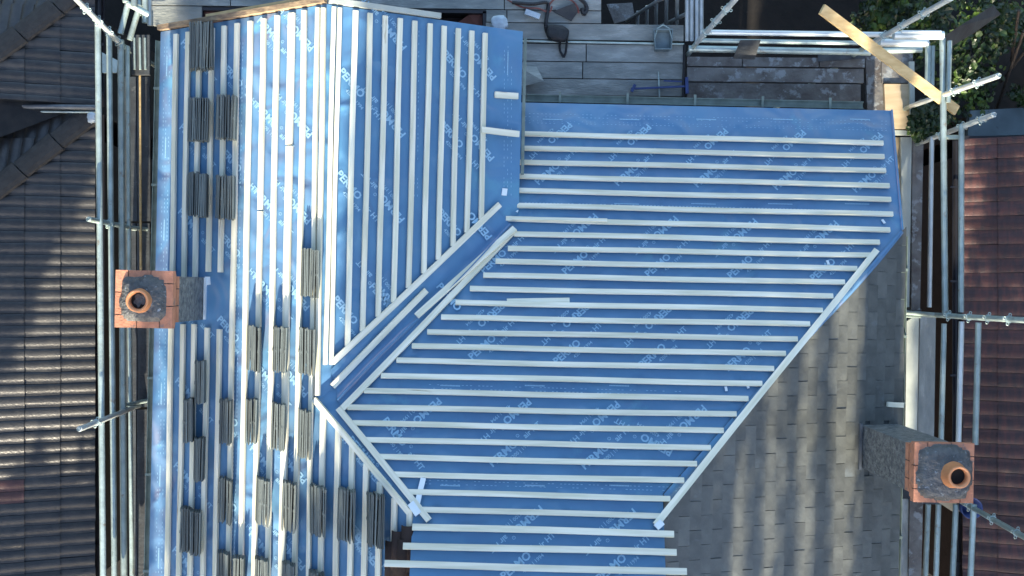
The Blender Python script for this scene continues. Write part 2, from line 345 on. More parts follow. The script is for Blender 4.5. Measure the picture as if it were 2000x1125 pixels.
def dashes(mb, p0, p1, pl, step=8, on_=4, w2=.004, keep=.75):
    A = Vector(p0); B = Vector(p1); L = (B - A).length; d = (B - A).normalized(); n = nrm(pl); x = 0
    while x < L:
        if random.random() < keep:
            a = A + d * x; b = A + d * (x + on_); a3 = P(a.x, a.y, pl); b3 = P(b.x, b.y, pl); s = n.cross((b3 - a3).normalized()) * w2 / 2
            mb.add([q + n * .0033 for q in (a3 - s, b3 - s, b3 + s, a3 + s)], [(0, 1, 2, 3)])
        x += step
pm = MB()
rows = [(0, [(1110,238),(1264,242),(1414,250),(1566,253),(1716,258)]), (1, [(1052,362),(1207,364),(1362,367),(1517,372),(1672,377)]),
        (0, [(1160,416),(1317,421),(1472,426),(1630,430)]), (1, [(945,535),(1105,537),(1267,542),(1428,545),(1590,550)]),
        (0, [(978,590),(1143,592),(1303,596),(1463,600)]), (1, [(922,704),(1088,713),(1255,720),(1422,726)]),
        (0, [(855,776),(1030,777),(1203,782),(1372,790)]), (1, [(785,905),(962,913),(1142,918),(1310,924)][1:3]),
        (0, [(1054,986),(1236,992)]), (1, [(985,1134),(1172,1138)])]
for n_, pts in rows:
    for x, y in pts: place_text(pm, x, y, 41 if n_ else 221, PM)
for x, y in ((1315, 880), (745, 822)): place_text(pm, x, y, 150 if x > 1000 else -52, PM)
for y in (222, 228, 236, 240):
    dashes(pm, (1025, y), (1732, y + 15), PM, 8, 3 if y != 236 else 1.5, .005, .7)
for y in (402, 409): dashes(pm, (1025, y - 6), (1730, y + 11), PM, 7, 4, .006, .8)
for y in (561, 751, 758, 938, 945): dashes(pm, (1000 if y < 600 else 830, y), (1640 if y < 600 else 1330, y + 14), PM, 8, 4, .005, .6)
for x in range(1060, 1700, 150): dashes(pm, (x, 233), (x + 36, 234), PM, 3, 2.6, .012, 1); dashes(pm, (x - 10, 398), (x + 36, 399), PM, 3, 2.6, .010, 1)
for x in range(860, 1320, 165): dashes(pm, (x, 753), (x + 36, 754), PM, 3, 2.6, .012, 1); dashes(pm, (x, 948), (x + 36, 949), PM, 3, 2.6, .012, 1)
PRT = pm.build('printed_lettering', M['print'], memb[2]); PRT['kind'] = 'stuff'
pg = MB()
for x, y, a in ((660,140,-50),(655,340,-50),(648,585,-50),(795,92,130),(793,262,130),(791,428,130),(862,105,-50),(856,242,-50),(853,415,-50),(970,150,130),(966,308,130),(720,560,-50),(780,600,130)):
    place_text(pg, x, y, a, PG)
for x in (812, 818, 985, 992, 999): dashes(pg, (x, 90 if x > 900 else 60), (x - (3 if x < 900 else 1), 380), PG, 8, 4, .004, .6)
dashes(pg, (992, 102), (991, 145), PG, 3, 2.6, .01, 1); dashes(pg, (812, 205), (811, 250), PG, 3, 2.6, .01, 1)
PRT = pg.build('printed_lettering', M['print'], memb[1]); PRT['kind'] = 'stuff'
pv = MB()
def ptv(px, py, a):
    A = P(px, py, PM); B = P(px + 40 * math.cos(rad(a)), py - 40 * math.sin(rad(a)), PM)
    A.z = B.z = 0; d = (B - A).normalized(); s = Z.cross(d)
    for vs, fs in tg[:1]:
        out = []
        for x, y in vs:
            p = A + d * x + s * y; q = vf(p, .5, .9); out.append(Vector((p.x, p.y, q.z + .014)))
        pv.add(out, fs)
ptv(962, 462, 130); ptv(852, 560, -50); PRT = pv.build('printed_lettering', M['print'], valley); PRT['kind'] = 'stuff'
pl_ = MB()
for x, y0, a, st in ((350,85,-50,165),(430,130,-50,165),(498,42,-50,167),(612,92,130,169),(690,860,-50,165),(760,940,130,165),(672,1010,-50,165)):
    y = y0
    while y < 1125:
        xx = x + sL * (y - 250)
        if not (y < 790 and xx > 625) and not (y > 790 and xx > 640 + (y - 800) * .8): place_text(pl_, xx, y, a, PL)
        y += st
for x in (322, 327, 333, 470, 475): dashes(pl_, (x, 75), (x - 17, 1120), PL, 8, 4, .005, .6)
for y in range(110, 1100, 160): dashes(pl_, (327 - .0168 * (y - 100), y), (326 - .0168 * (y - 100), y + 38), PL, 3, 2.6, .011, 1)
PRT = pl_.build('printed_lettering', M['print'], memb[0]); PRT['kind'] = 'stuff'
# ------------------------------------------------------------------ chimneys (parts of the house)
def chimney(corner, size, zbase, ztop, flip, potc, potr, label):
    # corner = (x0,y0) world min corner in the house frame u,v
    u0, v0 = corner; w_ = size
    def q(a, b, z): return U * a + V * b + Z * z
    def bx(a0, a1, b0, b1, z0, z1): return MB().prism([q(a0, b0, z1), q(a1, b0, z1), q(a1, b1, z1), q(a0, b1, z1)], (0, 0, z0 - z1))
    c = bx(u0, u0 + w_, v0, v0 + w_, zbase, ztop - .30).build('chimney', M['render'], house); c['label'] = label
    bx(u0 + .004, u0 + w_ - .004, v0 + .004, v0 + w_ - .004, ztop - .30, ztop - .010).build('mortar_core', M['mortar'], c)
    # corbelled brick courses
    for k in range(4):
        over = (0, 0, .022, .042)[k]; z0 = ztop - .30 + k * .075; z1 = z0 + .066
        a0, a1, b0, b1 = u0 - over, u0 + w_ + over, v0 - over, v0 + w_ + over; bw = .10
        n = 2; L = (a1 - a0 - bw) / n; jt = .008
        for i in range(n):
            bx(a0 + i * L, a0 + (i + 1) * L - jt, b0, b0 + bw, z0, z1).build('brick', M['brick'], c)
            bx(a1 - (i + 1) * L + jt, a1 - i * L, b1 - bw, b1, z0, z1).build('brick', M['brick'], c)
            bx(a1 - bw, a1, b0 + i * L, b0 + (i + 1) * L - jt, z0, z1).build('brick', M['brick'], c)
            bx(a0, a0 + bw, b1 - (i + 1) * L + jt, b1 - i * L, z0, z1).build('brick', M['brick'], c)
    # domed rough mortar on top
    vs = []; fs = []; N = 22; a = w_ + .084
    for j in range(N + 1):
        for i in range(N + 1):
            x, y = (i / N - .5), (j / N - .5); r = max(abs(x), abs(y)) * 2; r = .5 * r + .5 * (math.hypot(x, y) * 2)
            e = (.82 if flip < 0 else .95) + .08 * noise.noise(Vector((x * 5, y * 5, u0)))
            z = max(0, min(1, (e - r) * 6)) * .035 + max(0, (e - r)) * .035 + .009 * noise.noise(Vector((x * 18, y * 18, u0 * 3)))
            if r > e: z = -.02
            vs.append(q(u0 + w_ / 2 + x * a, v0 + w_ / 2 + y * a, ztop - .004 + z))
    for j in range(N):
        for i in range(N): fs.append((j * (N + 1) + i, j * (N + 1) + i + 1, (j + 1) * (N + 1) + i + 1, (j + 1) * (N + 1) + i))
    MB().add(vs, fs).build('mortar_flaunching', M['cement'], c, smooth=True)
    pc = potc; rb, rt, h = potr
    MB().lathe([(rb, 0), (rb * .98, .01), (rt * 1.04, h - .03), (rt * 1.09, h - .022), (rt * 1.09, h), (rt, h + .002), (rt * .84, h - .004), (rt * .80, h - .05), (rt * .8, .0)], pc, 36).build('chimney_pot', M['pot'], c, smooth=True)
    MB().lathe([(rt * .795, h - .055), (0.0, h - .06)], pc, 24).build('flue', M['soot'], c)
    return c
uc, vc = uv(P(398, 583, PL)); wS = .385
zt = 1.66; lc = P(277, 587, zt)
cl = chimney((uc - wS, vc - wS / 2), wS, .2, zt, -1, lc, (.115, .083, .11), 'left chimney with square brick top and short clay pot')
ur, vr = uv(P(1682, 871, PR)); zt2 = 1.98
rc = P(1859, 926, zt2 + .02)
cr_ = chimney((ur, vr - wS / 2), wS, .1, zt2, 1, rc, (.112, .078, .14), 'right chimney with rough grey sides and clay pot')
# lead flashing at the chimneys
MB().prism([on(ur - .035, vr - .21, PR) + Z * .05, on(ur - .006, vr - .21, PR) + Z * .05, on(ur - .006, vr + .21, PR) + Z * .05, on(ur - .035, vr + .21, PR) + Z * .05], (0, 0, -.1)).build('lead_flashing', M['lead'], cr_)
MB().prism([on(uc + .005, vc - .19, PL) + Z * .03, on(uc + .03, vc - .19, PL) + Z * .03, on(uc + .03, vc + .19, PL) + Z * .03, on(uc + .005, vc + .19, PL) + Z * .03], (0, 0, -.08)).build('tape_flashing', M['tape'], cl)
MB().prism([on(uc + .02, vc + .12, PL) + Z * .012, on(uc + .07, vc + .13, PL) + Z * .012, on(uc + .06, vc + .2, PL) + Z * .012, on(uc + .01, vc + .2, PL) + Z * .012], (0, 0, -.01)).build('tape_flashing', M['tape'], cl)
# ------------------------------------------------------------------ tiled slopes
def tile_mesh(name, wid, length, th, m, rolls=0, tilt=0.0, gap=.004):
    k = MB(); n = 10 if rolls else 1; vs = []
    for y in (0, length):                                  # local y up the slope, x across
        z0 = th if y == 0 else 0.0
        for i in range(n + 1):
            x = -wid / 2 + gap / 2 + (wid - gap) * i / n; s = i / n
            r = 0
            if rolls: r = .013 * max(0.0, math.sin(min(1, max(0, (s - .25) / .75)) * math.pi)) ** .8
            vs.append((x, y, z0 + r + (tilt * (s - .5))))
    m_ = n + 1; fs = [(i, i + 1, m_ + i + 1, m_ + i) for i in range(n)]
    base = len(vs); vs += [(vs[i][0], vs[i][1], vs[i][2] - th) for i in range(m_)]
    fs += [(i, base + i, base + i + 1, i + 1) for i in range(n)]
    vs += [(vs[m_][0], length, -th), (vs[2 * m_ - 1][0], length, -th)]
    e = len(vs); fs += [(0, m_, e - 2, base), (n, base + n, e - 1, m_ + n)]
    k.add(vs, fs); return k.mesh(name, M[m])
def tile_roof(parent, pl, up, u_rng, v_rng, gauge, wid, variants, clips=(), maxn=300, bond=.5, lap=1.25, jit=.002, name='roof_tile', cond=None, skip=None):
    """up = horizontal unit vector uphill; u_rng along uphill (metres from the eaves point), v_rng across."""
    ac = Vector((-up.y, up.x, 0)); ac = -ac; n = nrm(pl)           # right-handed: across x, up y
    up3 = Vector((up.x, up.y, pl[1] * up.x + pl[2] * up.y)).normalized(); ac3 = up3.cross(n)
    objs = []; rest = MB(); k = 0; r = u_rng[0]; row = 0; hg = gauge
    cosl = Vector((up3.x, up3.y)).length
    cells = []
    while r < u_rng[1]:
        x = v_rng[0] + (wid * bond if row % 2 else 0)
        while x < v_rng[1]:
            c = up * r + ac * x; c.z = pl[0] + pl[1] * c.x + pl[2] * c.y
            cells.append((row, c)); x += wid
        r += hg * cosl; row += 1
    out = []
    for row, c in cells:
        mid = c + up3 * (hg * .5); ins = True; cut = []
        for (cp, cn) in clips:
            dist = (mid - cp).dot(cn)
            if dist < -max(wid, hg) * .75: ins = False; break
            if dist < max(wid, hg * 1.4): cut.append((cp, cn))
        if ins and skip and skip(mid): ins = False
        if ins: out.append((row, c, cut, mid))
    campos = Vector((0, 0, CAMH)); 
    def key(t):
        p = t[3]; s = F / (CAMH - p.z); px = 1000 + p.x * s; py = 562.5 - p.y * s
        return (0 if (-30 < px < 2030 and -30 < py < 1155) else 1, -s)
    out.sort(key=key)
    rng = random.Random(3)
    for i, (row, c, cut, mid) in enumerate(out):
        me = rng.choice(variants)
        rz = Matrix.Rotation(rng.uniform(-.012, .012), 4, 'Z') @ Matrix.Translation((0, rng.uniform(-jit, jit) * 2, rng.uniform(0, jit)))
        mw = Matrix.Translation(c + n * .006) @ Matrix((ac3, up3, n)).transposed().to_4x4() @ rz
        if cond: me = cond(me, mid)
        vis = key((row, c, cut, mid))[0] == 0
        if cut or i >= maxn or not vis:
            bm = bmesh.new(); bm.from_mesh(me); bm.transform(mw)
            for cp, cn in cut:
                bmesh.ops.bisect_plane(bm, geom=bm.verts[:] + bm.edges[:] + bm.faces[:], plane_co=cp, plane_no=-cn, clear_outer=True)
            if len(bm.faces) == 0: bm.free(); continue
            if i < maxn and vis:
                bm.transform(mw.inverted()); m2 = bpy.data.meshes.new(name); bm.to_mesh(m2); m2.materials.append(me.materials[0])
                obj_mesh(name, m2, parent, mw)
            else:
                bm.verts.ensure_lookup_table(); bm.verts.index_update()
                rest.add([v.co.copy() for v in bm.verts], [tuple(v.index for v in f.verts) for f in bm.faces])
            bm.free()
        else: obj_mesh(name, me, parent, mw)
    if rest.v:
        o = rest.build(name + '_field', variants[0].materials[0], parent); o['kind'] = 'stuff'
hipn = Vector((-(dn).x * -1, -(dn).y * -1, 0)).normalized()
pv_ = [tile_mesh('plain_tile', .25, .15, .013, 'old_tile', 0, t, g_) for t, g_ in ((0, .003), (.004, .003), (-.004, .003), (.002, .007))]
up = -U
gauge = .108
ac = -Vector((-up.y, up.x, 0))
e0 = up.dot(U * uK); 
vr0, vr1 = sorted((ac.dot(V * (vK + .1)), ac.dot(V * -3.4)))
tile_roof(house, PR, up, (e0 - .03, up.dot(U * uX)), (vr0, vr1), gauge, .25, pv_, clips=[(on(uK, vK, PR), dn), (on(uX + .01, 0, PR), U)],
          skip=lambda p: (ur + .02 < uv(p)[0] < ur + wS - .02) and abs(uv(p)[1] - vr) < wS / 2 - .03, jit=.003)
# ------------------------------------------------------------------ gutters of the house
def gutter(a, b, r=.055, name='gutter', brackets=0, parent=house, mtl='gutter'):
    a = Vector(a); b = Vector(b); d = (b - a).normalized(); s = d.cross(Z).normalized(); k = MB(); vs = []; n = 8
    for rr in (r, r - .006):
        for p in (a, b):
            for i in range(n + 1):
                t = math.pi * i / n; vs.append(p + s * (rr * math.cos(t)) - Z * (rr * math.sin(t)))
    m_ = n + 1
    fs = [(i, i + 1, m_ + i + 1, m_ + i) for i in range(n)] + [(2 * m_ + i, 3 * m_ + i, 3 * m_ + i + 1, 2 * m_ + i + 1) for i in range(n)]
    fs += [(0, m_, 3 * m_, 2 * m_), (n, 2 * m_ + n, 3 * m_ + n, m_ + n)]
    k.add(vs, fs); gt = k.build(name, M[mtl], parent)
    L = (b - a).length
    for i in range(brackets):
        p = a + d * (L * (i + .5) / brackets)
        MB().prism([p + s * (r + .004) - d * .012 + Z * .012, p - s * (r + .03) - d * .012 + Z * .012, p - s * (r + .03) + d * .012 + Z * .012, p + s * (r + .004) + d * .012 + Z * .012], (0, 0, -.01)).build('gutter_bracket', M[mtl], gt)
    return gt
gutter(on(uG + .05, vM + .06, PM) - Z * .05, on(uV - .25, vM + .06, PM) - Z * .05, .036, brackets=5)
gutter(on(uE - .045, vTL - .05, PL) - Z * .1, on(uE - .045, -3.2, PL) - Z * .1, .045, brackets=6)
gutter(on(uK + .05, -3.2, PR) - Z * .06, on(uK + .05, vK - .05, PR) - Z * .06, .038, brackets=6)
MB().bar(on(uG + .025, vTR - .05, PG) - Z * .06, on(uG + .025, vM - .75, PG) - Z * .06, .03, .03).build('verge_trim', M['gutter'], house)
# ------------------------------------------------------------------ stacks of new tiles on the left slope
st_m = [MB().box(-.195, .195, 0, .145, 0, .011).mesh('clay_tile', M['new_tile'])]
k = MB(); k.box(-.195, .195, 0, .145, 0, .011); k.box(-.19, -.17, .02, .13, .011, .016); k.box(.0, .02, 0, .145, .011, .015)
st_m.append(k.mesh('clay_tile', M['new_tile']))
nL = nrm(PL); upL = Vector((U.x, U.y, T)).normalized(); acL = upL.cross(nL) # x across(-V?), y uphill, z normal
def stack(x0, x1, y0, y1, label, grp='stacks of new tiles leaning on the battens', dark=False):
    wpx = x1 - x0; cx, cy = x0 + 2, (y0 + y1) / 2
    base = P(cx, cy, PL); rot = Matrix((acL, upL, nL)).transposed()
    t = thing('tile_stack', base + nL * .03, label, 'tile stack', grp, rot)
    S_ = (wpx + 8) / 205.0 - .05; n = max(4, int(S_ / .0175) + 1); step = S_ / (n - 1)
    ln = (y1 - y0) / 85.0
    for i in range(n):
        phi = rad(51 + 8 * i / n + random.uniform(-3, 3))
        m_ = Matrix.Translation((random.uniform(-.008, .008) + (.012 if i > n / 2 else 0) * (1 if n > 7 else -1), i * step, 0)) @ Matrix.Rotation(random.uniform(-.02, .03), 4, 'Z') @ Matrix.Rotation(phi, 4, 'X') @ Matrix.Diagonal((ln, 1, 1, 1))
        obj_mesh('roof_tile', random.choice(st_m), t, W[t.name] @ m_)
    return t
SL = [
 (375,430,52,142,'widest stack of new grey tiles, highest up by the gable end board'),
 (371,420,196,279,'second highest stack of new tiles in the column nearest the eaves'),
 (426,474,191,275,'new tile stack right beside another one, second row from the gable end'),
 (373,419,340,424,'dark stack of new tiles just above the left chimney'),
 (426,470,346,429,'sunlit stack of new tiles up and right of the left chimney'),
 (592,628,488,577,'lone tile stack beside the gable ridge, halfway down the ridge'),
 (487,517,635,720,'leftmost of the three tile stacks level with the lower edge of the left chimney'),
 (537,569,637,722,'middle one of three tile stacks in the row right of the left chimney'),
 (588,622,640,726,'tile stack at the ridge, rightmost of the three right of the left chimney'),
 (385,411,703,786,'narrow tile stack next below the left chimney, shaded'),
 (433,462,776,860,'leftmost of four tile stacks in the row level with the valley foot'),
 (484,511,778,862,'second from left of the four tile stacks level with the valley foot'),
 (534,564,784,871,'third from left of the four tile stacks level with the valley foot'),
 (586,614,798,887,'tile stack just left of where the hip battens begin'),
 (363,389,776,860,'shaded tile stack nearest the eaves, second below the left chimney'),
 (383,409,851,935,'shaded tile stack touching the corner of the stack above it to the left'),
 (433,462,928,1012,'leftmost stack of the long slanting row of six tile stacks'),
 (504,533,929,1015,'second from left in the long slanting row of six tile stacks'),
 (555,585,936,1026,'third from left in the long slanting row of six tile stacks'),
 (609,641,944,1034,'fourth from left in the long slanting row of six tile stacks'),
 (663,698,951,1044,'fifth from left in the long slanting row of six, fanned out tiles'),
 (720,753,960,1054,'tile stack nearest the hip battens, right end of the slanting row'),
 (358,405,985,1070,'broad shaded tile stack at lower left near the eaves'),
 (429,457,1070,1152,'tile stack cut by the bottom edge of the photo, leftmost of that row'),
 (459,486,1081,1165,'tile stack at the bottom edge, second from left of that row'),
 (502,531,1083,1167,'tile stack at the bottom edge, third from left of that row'),
 (554,582,1093,1177,'tile stack at the bottom edge, fourth from left of that row'),
 (606,638,1110,1194,'tile stack at the bottom edge, rightmost of that row')]
for s_ in SL: stack(*s_)
# a pile of old brown ridge tiles beside the raised strip
rt = thing('ridge_tile_pile', P(785, 1095, PL) + nL * .03, 'pile of dark brown ridge tiles wedged beside the vertical batten at the bottom', 'ridge tiles')
for i, (x, y, dz) in enumerate(((765, 1100, 0), (778, 1080, .02), (790, 1095, .04), (797, 1070, .02))):
    k = MB(); c = P(x, y, PL) + Z * (.03 + dz); vs = []
    for yy in (-.18, .2):
        for j in range(9):
            t = math.pi * j / 8; vs.append(c + U * (.055 * math.cos(t)) + Z * (.05 * math.sin(t)) + V * yy)
        for j in range(9):
            t = math.pi * j / 8; vs.append(c + U * (.045 * math.cos(t)) + Z * (.04 * math.sin(t)) + V * yy)
    fs = [(j, j + 1, 19 + j, 18 + j) for j in range(8)] + [(9 + j, 27 + j, 28 + j, 10 + j) for j in range(8)] + [(j, 9 + j, 10 + j, j + 1) for j in range(8)] + [(18 + j, 19 + j, 28 + j, 27 + j) for j in range(8)]
    k.add(vs, fs).build('ridge_tile', M['wallbrick'], rt, smooth=True)
# ------------------------------------------------------------------ loose timber on the roof
def loose(a, b, pl, label, wid=.055, hei=.026, lift=.035, name='loose_batten', mtl='wood', cat='batten', grp=None):
    o = batten(a, b, pl, wid, hei, lift, name, mtl, parent=None); return tag(o, label, cat, grp)
loose((648, 754), (831, 567), PG, 'loose pale batten lying in the valley, lower left one of two', lift=.012)
loose((815, 622), (1005, 451), PM, 'loose pale batten lying in the valley, upper right one of two', lift=.045)
loose((965, 185), (1010, 189), PG, 'short white wood offcut near the gable eaves, the upper of two', lift=.006, name='wood_offcut', cat='offcut')
loose((937, 254), (1010, 263), PG, 'longer white wood offcut under the upper one at the gable eaves', lift=.032, name='wood_offcut', cat='offcut')
loose((985, 368), (984, 382), PG, 'small square white scrap beside the valley at the gable eaves', lift=.006, name='white_scrap', cat='scrap', wid=.05, hei=.008, mtl='tape')
loose((828, 935), (816, 985), PM, 'white strip of tape lying over a batten near the hip', lift=.033, wid=.045, hei=.004, name='tape_strip', mtl='tape', cat='tape')
loose((802, 985), (818, 1006), PM, 'short white block at the lower end of the left hip batten', lift=.036, wid=.06, hei=.02, name='wood_block', mtl='tape', cat='block')
loose((1281, 1022), (1290, 1032), PM, 'white block at the lower end of the right hip batten', lift=.03, wid=.07, hei=.03, name='wood_block', mtl='tape', cat='block')
loose((1727, 788), (1757, 790), PR, 'short cream offcut at the eaves of the old grey slope', lift=.03, wid=.045, name='wood_offcut', cat='offcut')
for x_, y_, a_, pl_x, lab in ((1003, 412, 20, PM, 'small white scrap where the valley meets the gable eaves'), (1416, 756, 80, PM, 'tiny white wood splinter hanging under a batten near the right hip, left one'),
        (1458, 751, 70, PM, 'tiny white wood splinter under a batten near the right hip, right one'), (1614, 510, 70, PM, 'pale scrap under a batten just left of the upper end of the right hip'), (1722, 430, 60, PM, 'curled pale scrap at the right verge between two battens')):
    loose((x_, y_), (x_ + 9 * math.cos(rad(a_)), y_ + 9 * math.sin(rad(a_))), pl_x, lab, lift=.012, wid=.022, hei=.008, name='wood_scrap', mtl='tape', cat='scrap')
# ------------------------------------------------------------------ scaffolding
TR = .0245
def frame_pipe(sc, a, za, b, zb, r=TR, m='galv', name='tube'):
    return MB().tube(P(*a, za), P(*b, zb), r, 12).build(name, M[m], sc, smooth=False)
def rosette(c, ax):
    k = MB(); x = Vector((1, 0, 0)); ax = ax.normalized(); x = ax.orthogonal().normalized(); y = ax.cross(x)
    k.tube(c - ax * .005, c + ax * .005, .033, 10)
    for i in range(4):
        t = math.pi / 2 * i + .5; k.torus(c + (x * math.cos(t) + y * math.sin(t)) * .039, .011, .004, ax, 10, 4)
    return k
def standard(sc, base, zb, top, ros=(.15, .4, .65, .9), m='galv_bright', r=TR, low=-5.6):
    r1 = math.hypot(base[0] - 1000, base[1] - 562.5); r2 = math.hypot(top[0] - 1000, top[1] - 562.5)
    D2 = (CAMH - zb) * r1 / r2; A = P(*base, zb); B = P(*top, CAMH - D2)
    s = MB().tube(A, B, r, 12).build('standard', M[m], sc)
    C_ = Vector((A.x, A.y, low)); MB().tube(C_, A, r, 8).build('standard', M['galv'], sc)
    MB().tube(B, B + (B - A).normalized() * .02, r * .75, 12, r * .7, False).build('spigot', M['galv_bright'], s)
    for t in ros: rosette(A.lerp(B, t), B - A).build('rosette', M['galv'], s)
    return A, B
def deck(sc, quad, z, m='board', th=.038, name='scaffold_board', label=None):
    pts = [P(x, y, z) for x, y in quad]
    c = sum(pts, Vector()) / 4; e = pts[1] - pts[0]
    if (pts[2] - pts[1]).length > e.length: e = pts[2] - pts[1]
    e.normalize(); f = Z.cross(e); rot = Matrix((e, f, Z)).transposed()
    loc = [rot.inverted() @ (p - c) for p in pts]
    o = bpy.data.objects.new(name, MB().prism(loc, (0, 0, -th)).mesh(name, M[m])); link(o, sc, Matrix.Translation(c) @ rot.to_4x4())
    if label: o['label'] = label
    return o
sl_ = thing('scaffold', Vector((-3.9, 0, -5.6)), 'galvanised tube scaffold with deck boards along the left side of the house', 'scaffold')
standard(sl_, (238, 88), -.05, (147, -4), (.1, .32, .55, .8))
standard(sl_, (262, 446), -.4, (173, 428), (.6,), m='galv')
standard(sl_, (272, 792), -.4, (155, 838), (.75,), m='galv_bright')
frame_pipe(sl_, (191, 44), .5, (202, 1180), .5, .028); frame_pipe(sl_, (213, 60), .22, (224, 1180), .22, .027)
frame_pipe(sl_, (236, 78), 0, (243, 1180), 0, .032); frame_pipe(sl_, (249, 90), -.12, (258, 1180), -.3, .022)
frame_pipe(sl_, (235, 66), .02, (251, 4), .02, .028); frame_pipe(sl_, (253, 78), -.04, (273, 10), -.04, .028)
frame_pipe(sl_, (248, 6), .1, (290, 28), .0, .03); frame_pipe(sl_, (262, -20), .1, (262, 14), .1, .03); frame_pipe(sl_, (272, -20), -.1, (272, 30), -.1, .02)
frame_pipe(sl_, (283, -20), -.3, (283, 45), -.3, .028); frame_pipe(sl_, (292, -20), -.4, (292, 50), -.4, .02, 'galv_bright')
frame_pipe(sl_, (246, 4), .12, (243, -12), .12, .03)
frame_pipe(sl_, (273, 145), -.3, (275, 530), -.3, .012, 'wood_warm', 'timber_strip')
for y0, y1 in ((150, 432), (436, 795), (800, 1180)):
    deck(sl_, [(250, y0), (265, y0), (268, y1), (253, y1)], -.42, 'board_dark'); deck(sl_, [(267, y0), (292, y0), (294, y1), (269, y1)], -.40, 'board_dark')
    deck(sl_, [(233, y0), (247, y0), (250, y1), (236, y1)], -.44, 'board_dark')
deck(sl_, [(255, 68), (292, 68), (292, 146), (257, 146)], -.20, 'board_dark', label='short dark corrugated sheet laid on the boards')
for x in (262, 273, 283): frame_pipe(sl_, (x, 74), -.18, (x + 1, 136), -.18, .012, 'galv', 'rib')
deck(sl_, [(199, 102), (230, 118), (228, 142), (200, 142)], -1.2, 'galv', .03, 'base_plate')
for y in (443, 792):
    frame_pipe(sl_, (240, y), -.1, (300, y + (6 if y < 500 else -12)), -.5, .02, name='transom')
# back scaffold
sb = thing('scaffold', Vector((1.5, 2.6, -5.6)), 'boarded scaffold walkway behind the house, along the top of the photo', 'scaffold')
ZB = -.6
def brow(y0, y1, xs, m, z=ZB, sl0=.012):
    for a, b in zip(xs[:-1], xs[1:]):
        f = lambda x: (x - 1000) * sl0
        deck(sb, [(a + 1, y0 + f(a)), (b - 1, y0 + f(b)), (b - 1, y1 + f(b)), (a + 1, y1 + f(a))], z + random.uniform(-.004, .004), m)
brow(-60, -22, (290, 640, 1000, 1175), 'board'); brow(-20, 18, (290, 450, 985, 1175), 'board', ZB); brow(20, 58, (290, 395), 'board', ZB); brow(20, 43, (948, 990, 1175), 'board', ZB)
brow(45, 76, (948, 1336), 'board'); brow(85, 118, (1012, 1145, 1336), 'board'); brow(120, 151, (1012, 1138, 1336), 'board'); brow(153, 184, (1012, 1336), 'board')
deck(sb, [(390, 60), (950, 66), (950, 140), (390, 140)], ZB - .3, 'board_dark')
brow(108, 126, (1341, 1450, 1600, 1690), 'board_mud', ZB, .008); brow(128, 155, (1341, 1688), 'board_mud', ZB, .01); brow(158, 190, (1341, 1682), 'board_mud', ZB, .01)
frame_pipe(sb, (1020, 80.5), ZB + .02, (1336, 86.5), ZB + .02, .011, 'galv'); frame_pipe(sb, (1337, 88), ZB + .03, (1334, 192), ZB + .03, .014, 'cable_black', 'strap')
sr = thing('scaffold', Vector((4.4, 0, -5.6)), 'galvanised tube scaffold round the top right corner and down the right side', 'scaffold')
frame_pipe(sr, (1378, 63), .25, (1752, 68), .25, .026, 'galv_bright'); frame_pipe(sr, (1362, 79), -.05, (1815, 86), -.05, .022); frame_pipe(sr, (1345, 95), -.35, (1700, 102), -.35, .034)
frame_pipe(sr, (1745, 69), .4, (1842, 69), .4, .040, 'galv_bright'); frame_pipe(sr, (1760, 62), .5, (1838, 62), .5, .014, 'galv_bright')
frame_pipe(sr, (1718, 83), -.0, (1812, 84), -.0, .040, 'galv_bright'); frame_pipe(sr, (1716, 99), -.3, (1800, 97), -.3, .030)
frame_pipe(sr, (1841, 74), .35, (1846, 615), .35, .029); frame_pipe(sr, (1855, 80), .4, (1852, 200), .4, .022); frame_pipe(sr, (1813, 90), 0, (1812, 185), 0, .030); frame_pipe(sr, (1822, 90), 0, (1820, 185), 0, .022)
frame_pipe(sr, (1820, 268), -.2, (1815, 600), -.25, .023, 'galv_bright'); frame_pipe(sr, (1878, 245), .5, (1877, 610), .5, .026)
frame_pipe(sr, (1844, 632), .3, (1838, 868), .3, .025); frame_pipe(sr, (1878, 628), .55, (1872, 868), .55, .025, 'galv_bright'); frame_pipe(sr, (1911, 630), .85, (1905, 868), .85, .026)
for x0, x1, z in ((1813, 1805, .0), (1833, 1826, .2), (1867, 1858, .45), (1902, 1893, .75)): frame_pipe(sr, (x0, 985), z, (x1, 1180), z, .026)
frame_pipe(sr, (1836, 268), .3, (1875, 268), .45, .022); frame_pipe(sr, (1765, 610), -.1, (1840, 616), .2, .022, 'galv'); frame_pipe(sr, (1765, 617), -.15, (1800, 618), .0, .018, 'galv')
standard(sr, (1362, 82), -.1, (1442, -8), (.25, .5, .75), low=-2)
standard(sr, (1700, 85), -.05, (1858, -4), (.2, .45, .7))
standard(sr, (1780, 207), -.4, (1950, 148), (.35, .55, .8))
standard(sr, (1800, 278), -.5, (1941, 224), (.3, .6, .85))
standard(sr, (1820, 615), .05, (2045, 628), (.18, .38, .55, .72, .9), m='galv')
standard(sr, (1870, 975), .4, (2020, 1060), (.18, .5, .8), m='galv')
deck(sr, [(1690, 105), (1722, 106), (1728, 262), (1696, 260)], ZB - .02, 'board_mud'); deck(sr, [(1722, 102), (1783, 102), (1783, 162), (1722, 162)], ZB, 'board_mud')
deck(sr, [(1727, 164), (1776, 164), (1778, 252), (1731, 252)], ZB + .03, 'ply', label='sunlit sheet of plywood'); deck(sr, [(1776, 120), (1786, 120), (1787, 240), (1778, 240)], ZB + .06, 'pale_board')
deck(sr, [(1732, 254), (1783, 255), (1783, 264), (1733, 263)], ZB + .03, 'pale_board')
